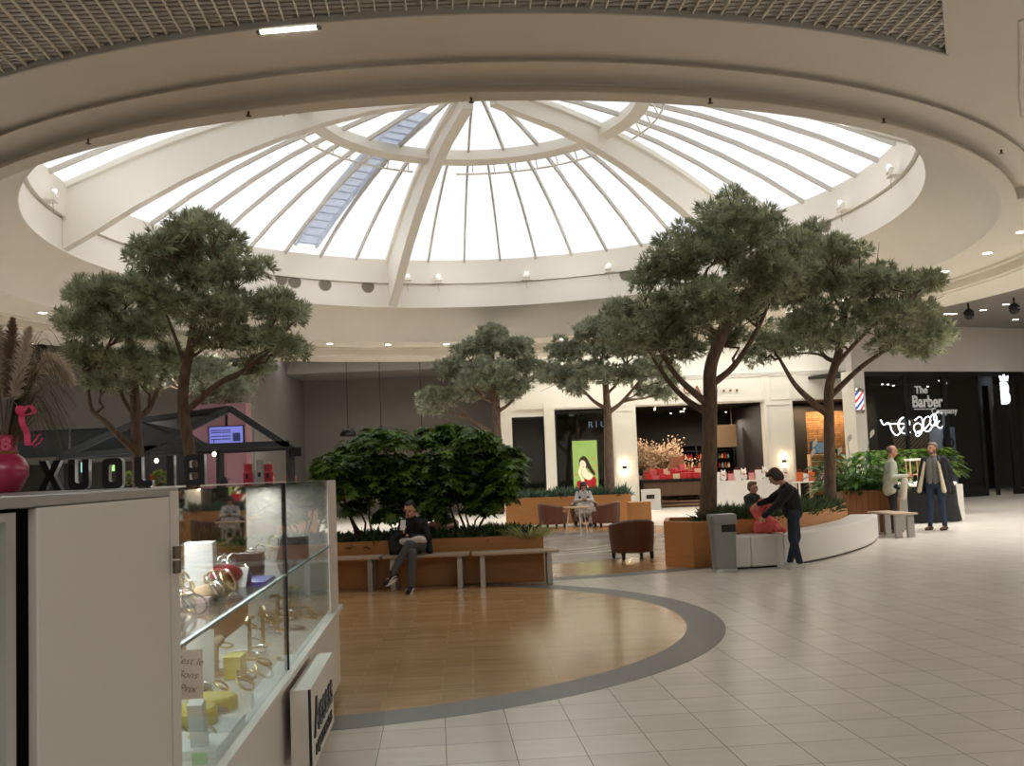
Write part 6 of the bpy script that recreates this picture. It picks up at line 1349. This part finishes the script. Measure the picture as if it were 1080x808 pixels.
# ------------------------------------------------------------------ fixtures on ceiling and drum
def down(x, y, z, lb, grp, r=.09):
    t = thing('downlight', lb, 'downlight', (x, y, z), group=grp); MB().lathe([(r, -.004), (r+.02, -.006), (r+.02, .0), (r, .0)], n=20, cap=False).build('trim_ring', white, t, smooth='auto'); MB().lathe([(r, -.003), (r, -.001)], n=20).build('lens', lamp_on, t)
for k in range(24):
    a = R_(-25+232*k/23+2); down(CX+10.45*cos(a), CY+10.45*sin(a), 5.62, 'round downlight in the plaster ring under the dome', 'ring downlights')
for px, py in ((999, 331), (1037, 327), (1071, 327), (1006, 331), (1061, 321), (1071, 337), (992, 316), (323, 377), (394, 390), (440, 386), (447, 394), (35, 362), (405, 361)):
    p = F(px, py, 5.98)
    if (Vector((p.x, p.y))-Vector(DC)).length > 12.95 and p.y < 34.5: down(p.x, p.y, 5.979, 'round downlight in the grey ceiling beyond the ring', 'grey ceiling downlights', .1)
for px, py, lb in ((1021, 320, 'black dome camera hanging from grey ceiling at right, larger one'), (1069, 314, 'black dome camera hanging from grey ceiling near right edge'), (44, 357, 'black dome camera hanging from grey ceiling at far left')):
    p = F(px, py, 5.98); t = thing('dome_camera', lb, 'camera', (p.x, p.y, 5.979)); MB().lathe([(.03, 0), (.03, -.22), (.15, -.24), (.16, -.3)], n=18).build('mount', black, t, smooth='auto'); MB().ell((0, 0, -.32), (.15, .15, .17), 16, 10).build('dome', mat('smoked_dome', (14, 14, 15), .15), t, smooth=True)
for px, py in ((93, 151), (262, 121.5), (497, 107), (749, 108), (932, 129), (1056, 162)):
    p = F(px, py-4, 5.62); t = thing('sprinkler', 'small dark sprinkler head under the near plaster ring', 'sprinkler', (p.x, p.y, 5.623), group='ring sprinklers'); t.scale = (.7,)*3; sm2 = mat('sprinkler_bronze', (84, 70, 56), .5, metal=.5)
    MB().lathe([(.02, 0), (.02, -.05), (.012, -.06)], n=10).build('body', sm2, t); MB().lathe([(.045, -.075), (.045, -.08)], n=14).build('deflector', sm2, t); MB().tube([(-.025, 0, -.05), (-.02, 0, -.078)], .005, 5).build('arm', sm2, t)
for px, py in ((429, 292), (462, 297), (556, 294), (644, 284.5), (893, 216), (947, 181), (48, 208)):
    r_ = _ray(px, py); a_, b_, c_ = r_.x**2+r_.y**2, -2*(r_.x*CX+r_.y*CY), CX*CX+CY*CY-8.6**2
    t_ = (-b_+math.sqrt(b_*b_-4*a_*c_))/(2*a_); q = Vector((r_.x*t_, r_.y*t_, EYE+r_.z*t_)); ang_ = math.atan2(q.y-CY, q.x-CX)
    t = thing('uplight', 'small white floodlight on the drum ledge under the dome', 'floodlight', (q.x-.11*cos(ang_), q.y-.11*sin(ang_), 7.2), rz=ang_+pi/2, group='drum uplights'); MB().box((0, .0, .0), (.3, .2, .03)).build('bracket', white, t, bevel=.004); MB().box((0, .05, .1), (.2, .1, .14), rx=.5).build('housing', white, t, bevel=.01); MB().ell((0, .06, .2), (.05, .05, .04), 10, 8).build('lamp', scr('flood_glow', (255, 250, 238), .8), t, smooth=True); MB().tube([(0, .02, -.01), (.02, .04, -.16), (-.02, .04, -.26)], .006, 5).build('cable', mat('grey_cable', (150, 145, 138), .6), t)
vm = mat('vent_grille', (150, 142, 130), .6, var=.15, scale=60)
for px, py in ((297, 294), (311, 297), (343, 300), (388, 302), (670, 287), (660, 289), (867, 237), (871, 237)):
    r_ = _ray(px, py); a_, b_, c_ = r_.x**2+r_.y**2, -2*(r_.x*CX+r_.y*CY), CX*CX+CY*CY-8.69**2; t_ = (-b_+math.sqrt(b_*b_-4*a_*c_))/(2*a_); q = Vector((r_.x*t_, r_.y*t_, EYE+r_.z*t_)); ang_ = math.atan2(q.y-CY, q.x-CX)
    M_ = Matrix.Translation(q) @ Matrix.Rotation(ang_+pi/2, 4, 'Z') @ Matrix.Rotation(pi/2, 4, 'X'); t = thing('air_vent', 'round grey air vent in the white drum wall', 'air vent', (0, 0, 0), group='drum air vents')
    MB().lathe([(.17, -.012), (.19, -.012), (.19, .01), (.17, .012)], n=24, M=M_, cap=False).build('ring', vm, t, smooth='auto'); MB().lathe([(.17, -.005), (.17, .005)], n=24, M=M_).build('grille', mat('vent_mesh', (126, 118, 106), .7), t)
# tube lamp at the edge of the mesh ceiling
p, q = F(275, 33, zA), F(334, 28, zA); t = thing('tube_lamp', 'lit fluorescent tube lamp at the edge of the mesh ceiling', 'lamp', (p+q)/2); dv = (q-p)/2
MB().tube([-dv, dv], .028, 10).build('tube', mat('tube_glow', (255, 255, 250), .4, emit=(255, 252, 242), es=2.2), t); MB().bar(-dv*1.12+Vector((0, 0, .04)), dv*1.12+Vector((0, 0, .04)), .05, .03).build('batten', white, t)
for s_ in (-1, 1): MB().bar(dv*s_*1.0, dv*s_*1.14, .05).build('end_cap', gm, t)
# rounded bulkhead at the right end of the ring
o = MB().tube([F(1077, 20, zA), F(1077, 60, zA), F(1077, 100, zA), F(1079, 122, zA)], .03, 8).build('trim_6', plaster); struct(o, 'rounded plaster bead at the right of the ceiling field')
# maintenance ladder lying over the dome glass
lad = thing('roof_ladder', 'blue grey maintenance ladder lying outside on the dome glass', 'ladder', (CX, CY, 0)); lm = leaf_mat('ladder_haze_pale', (226, 230, 240), (236, 240, 246), .75, .5)  # pale translucent colour imitates the haze of frosted glass over the ladder
a = R_(B0+7.2*2.5); u = Vector((cos(a), sin(a), 0)); w_ = Vector((-sin(a), cos(a), 0))
def lp(r, s_, dz=.09): return u*r+w_*s_+Vector((0, 0, zd(r)+dz))
rs_ = [8.4, 7.2, 6.0, 4.8, 3.6, 2.2]
for s_ in (-.32, .32):
    mb = MB()
    for r0, r1 in zip(rs_[:-1], rs_[1:]): mb.bar(lp(r0, s_), lp(r1, s_), .07, .1)
    mb.build('rail', lm, lad)
mb = MB()
for r0, r1 in zip(rs_[:-1], rs_[1:]): mb.bar(lp(r0, .0, .16), lp(r1, .0, .16), .62, .01)
mb.build('walk_board', lm, lad)
for i in range(19):
    r = 8.3-i*.32; MB().bar(lp(r, -.32), lp(r, .32), .04).build('rung', lm, lad)
# ------------------------------------------------------------------ added fill panels, then case, ring and drum lamps
area('walkway_fill', (1.5, -4.5, 5.7), 9, 5, 150, (1, .985, .96))  # unseen area fill added to brighten the near floor and walkways
area('walkway_fill', (13.5, 6, 5.7), 5, 9, 150, (1, .985, .96))
area('walkway_fill', (-10, 4, 5.7), 5, 6, 60, (1, .985, .96))
area('walkway_fill', (18, 24, 5.85), 4, 8, 240, (1, .985, .96))
area('shopfront_fill', (6, 33.6, 5.9), 11, .5, 90, (1, .97, .9)); area('shopfront_fill', (-6, 34, 5.9), 8, .5, 20, (1, .95, .9)); area('shopfront_fill', (-14, 27, 5.9), 8, 1, 18, (1, .95, .9))  # added strips of fill for the fascia and the left side
area('case_lamp', K(2.3, -.42, 1.5), .06, 3.6, 14, (1, .98, .95), (0, 0, CR))
for k in range(24):
    a = R_(-25+232*k/23+2)
    l = bpy.data.lights.new('downlight_spot', 'SPOT'); l.energy = 190; l.spot_size = R_(110); l.spot_blend = .8; l.color = (1, .98, .94); l.shadow_soft_size = .09
    o = bpy.data.objects.new('downlight_spot', l); COL.objects.link(o); o.location = (CX+10.45*cos(a), CY+10.45*sin(a), 5.6)
for k in range(15):
    a = R_(B0+24*k+12)
    l = bpy.data.lights.new('drum_flood', 'POINT'); l.energy = 7; l.color = (1, .96, .9); l.shadow_soft_size = .06
    o = bpy.data.objects.new('drum_flood', l); COL.objects.link(o); o.location = (CX+7.2*cos(a), CY+7.2*sin(a), 7.3)
sc.cycles.max_bounces = 8; sc.cycles.diffuse_bounces = 4; sc.cycles.glossy_bounces = 3; sc.cycles.transparent_max_bounces = 16
sc.cycles.use_denoising = True; sc.cycles.caustics_reflective = False; sc.cycles.caustics_refractive = False
sc.cycles.sample_clamp_indirect = 6
sc.view_settings.exposure = 1.52
bpy.context.view_layer.update()
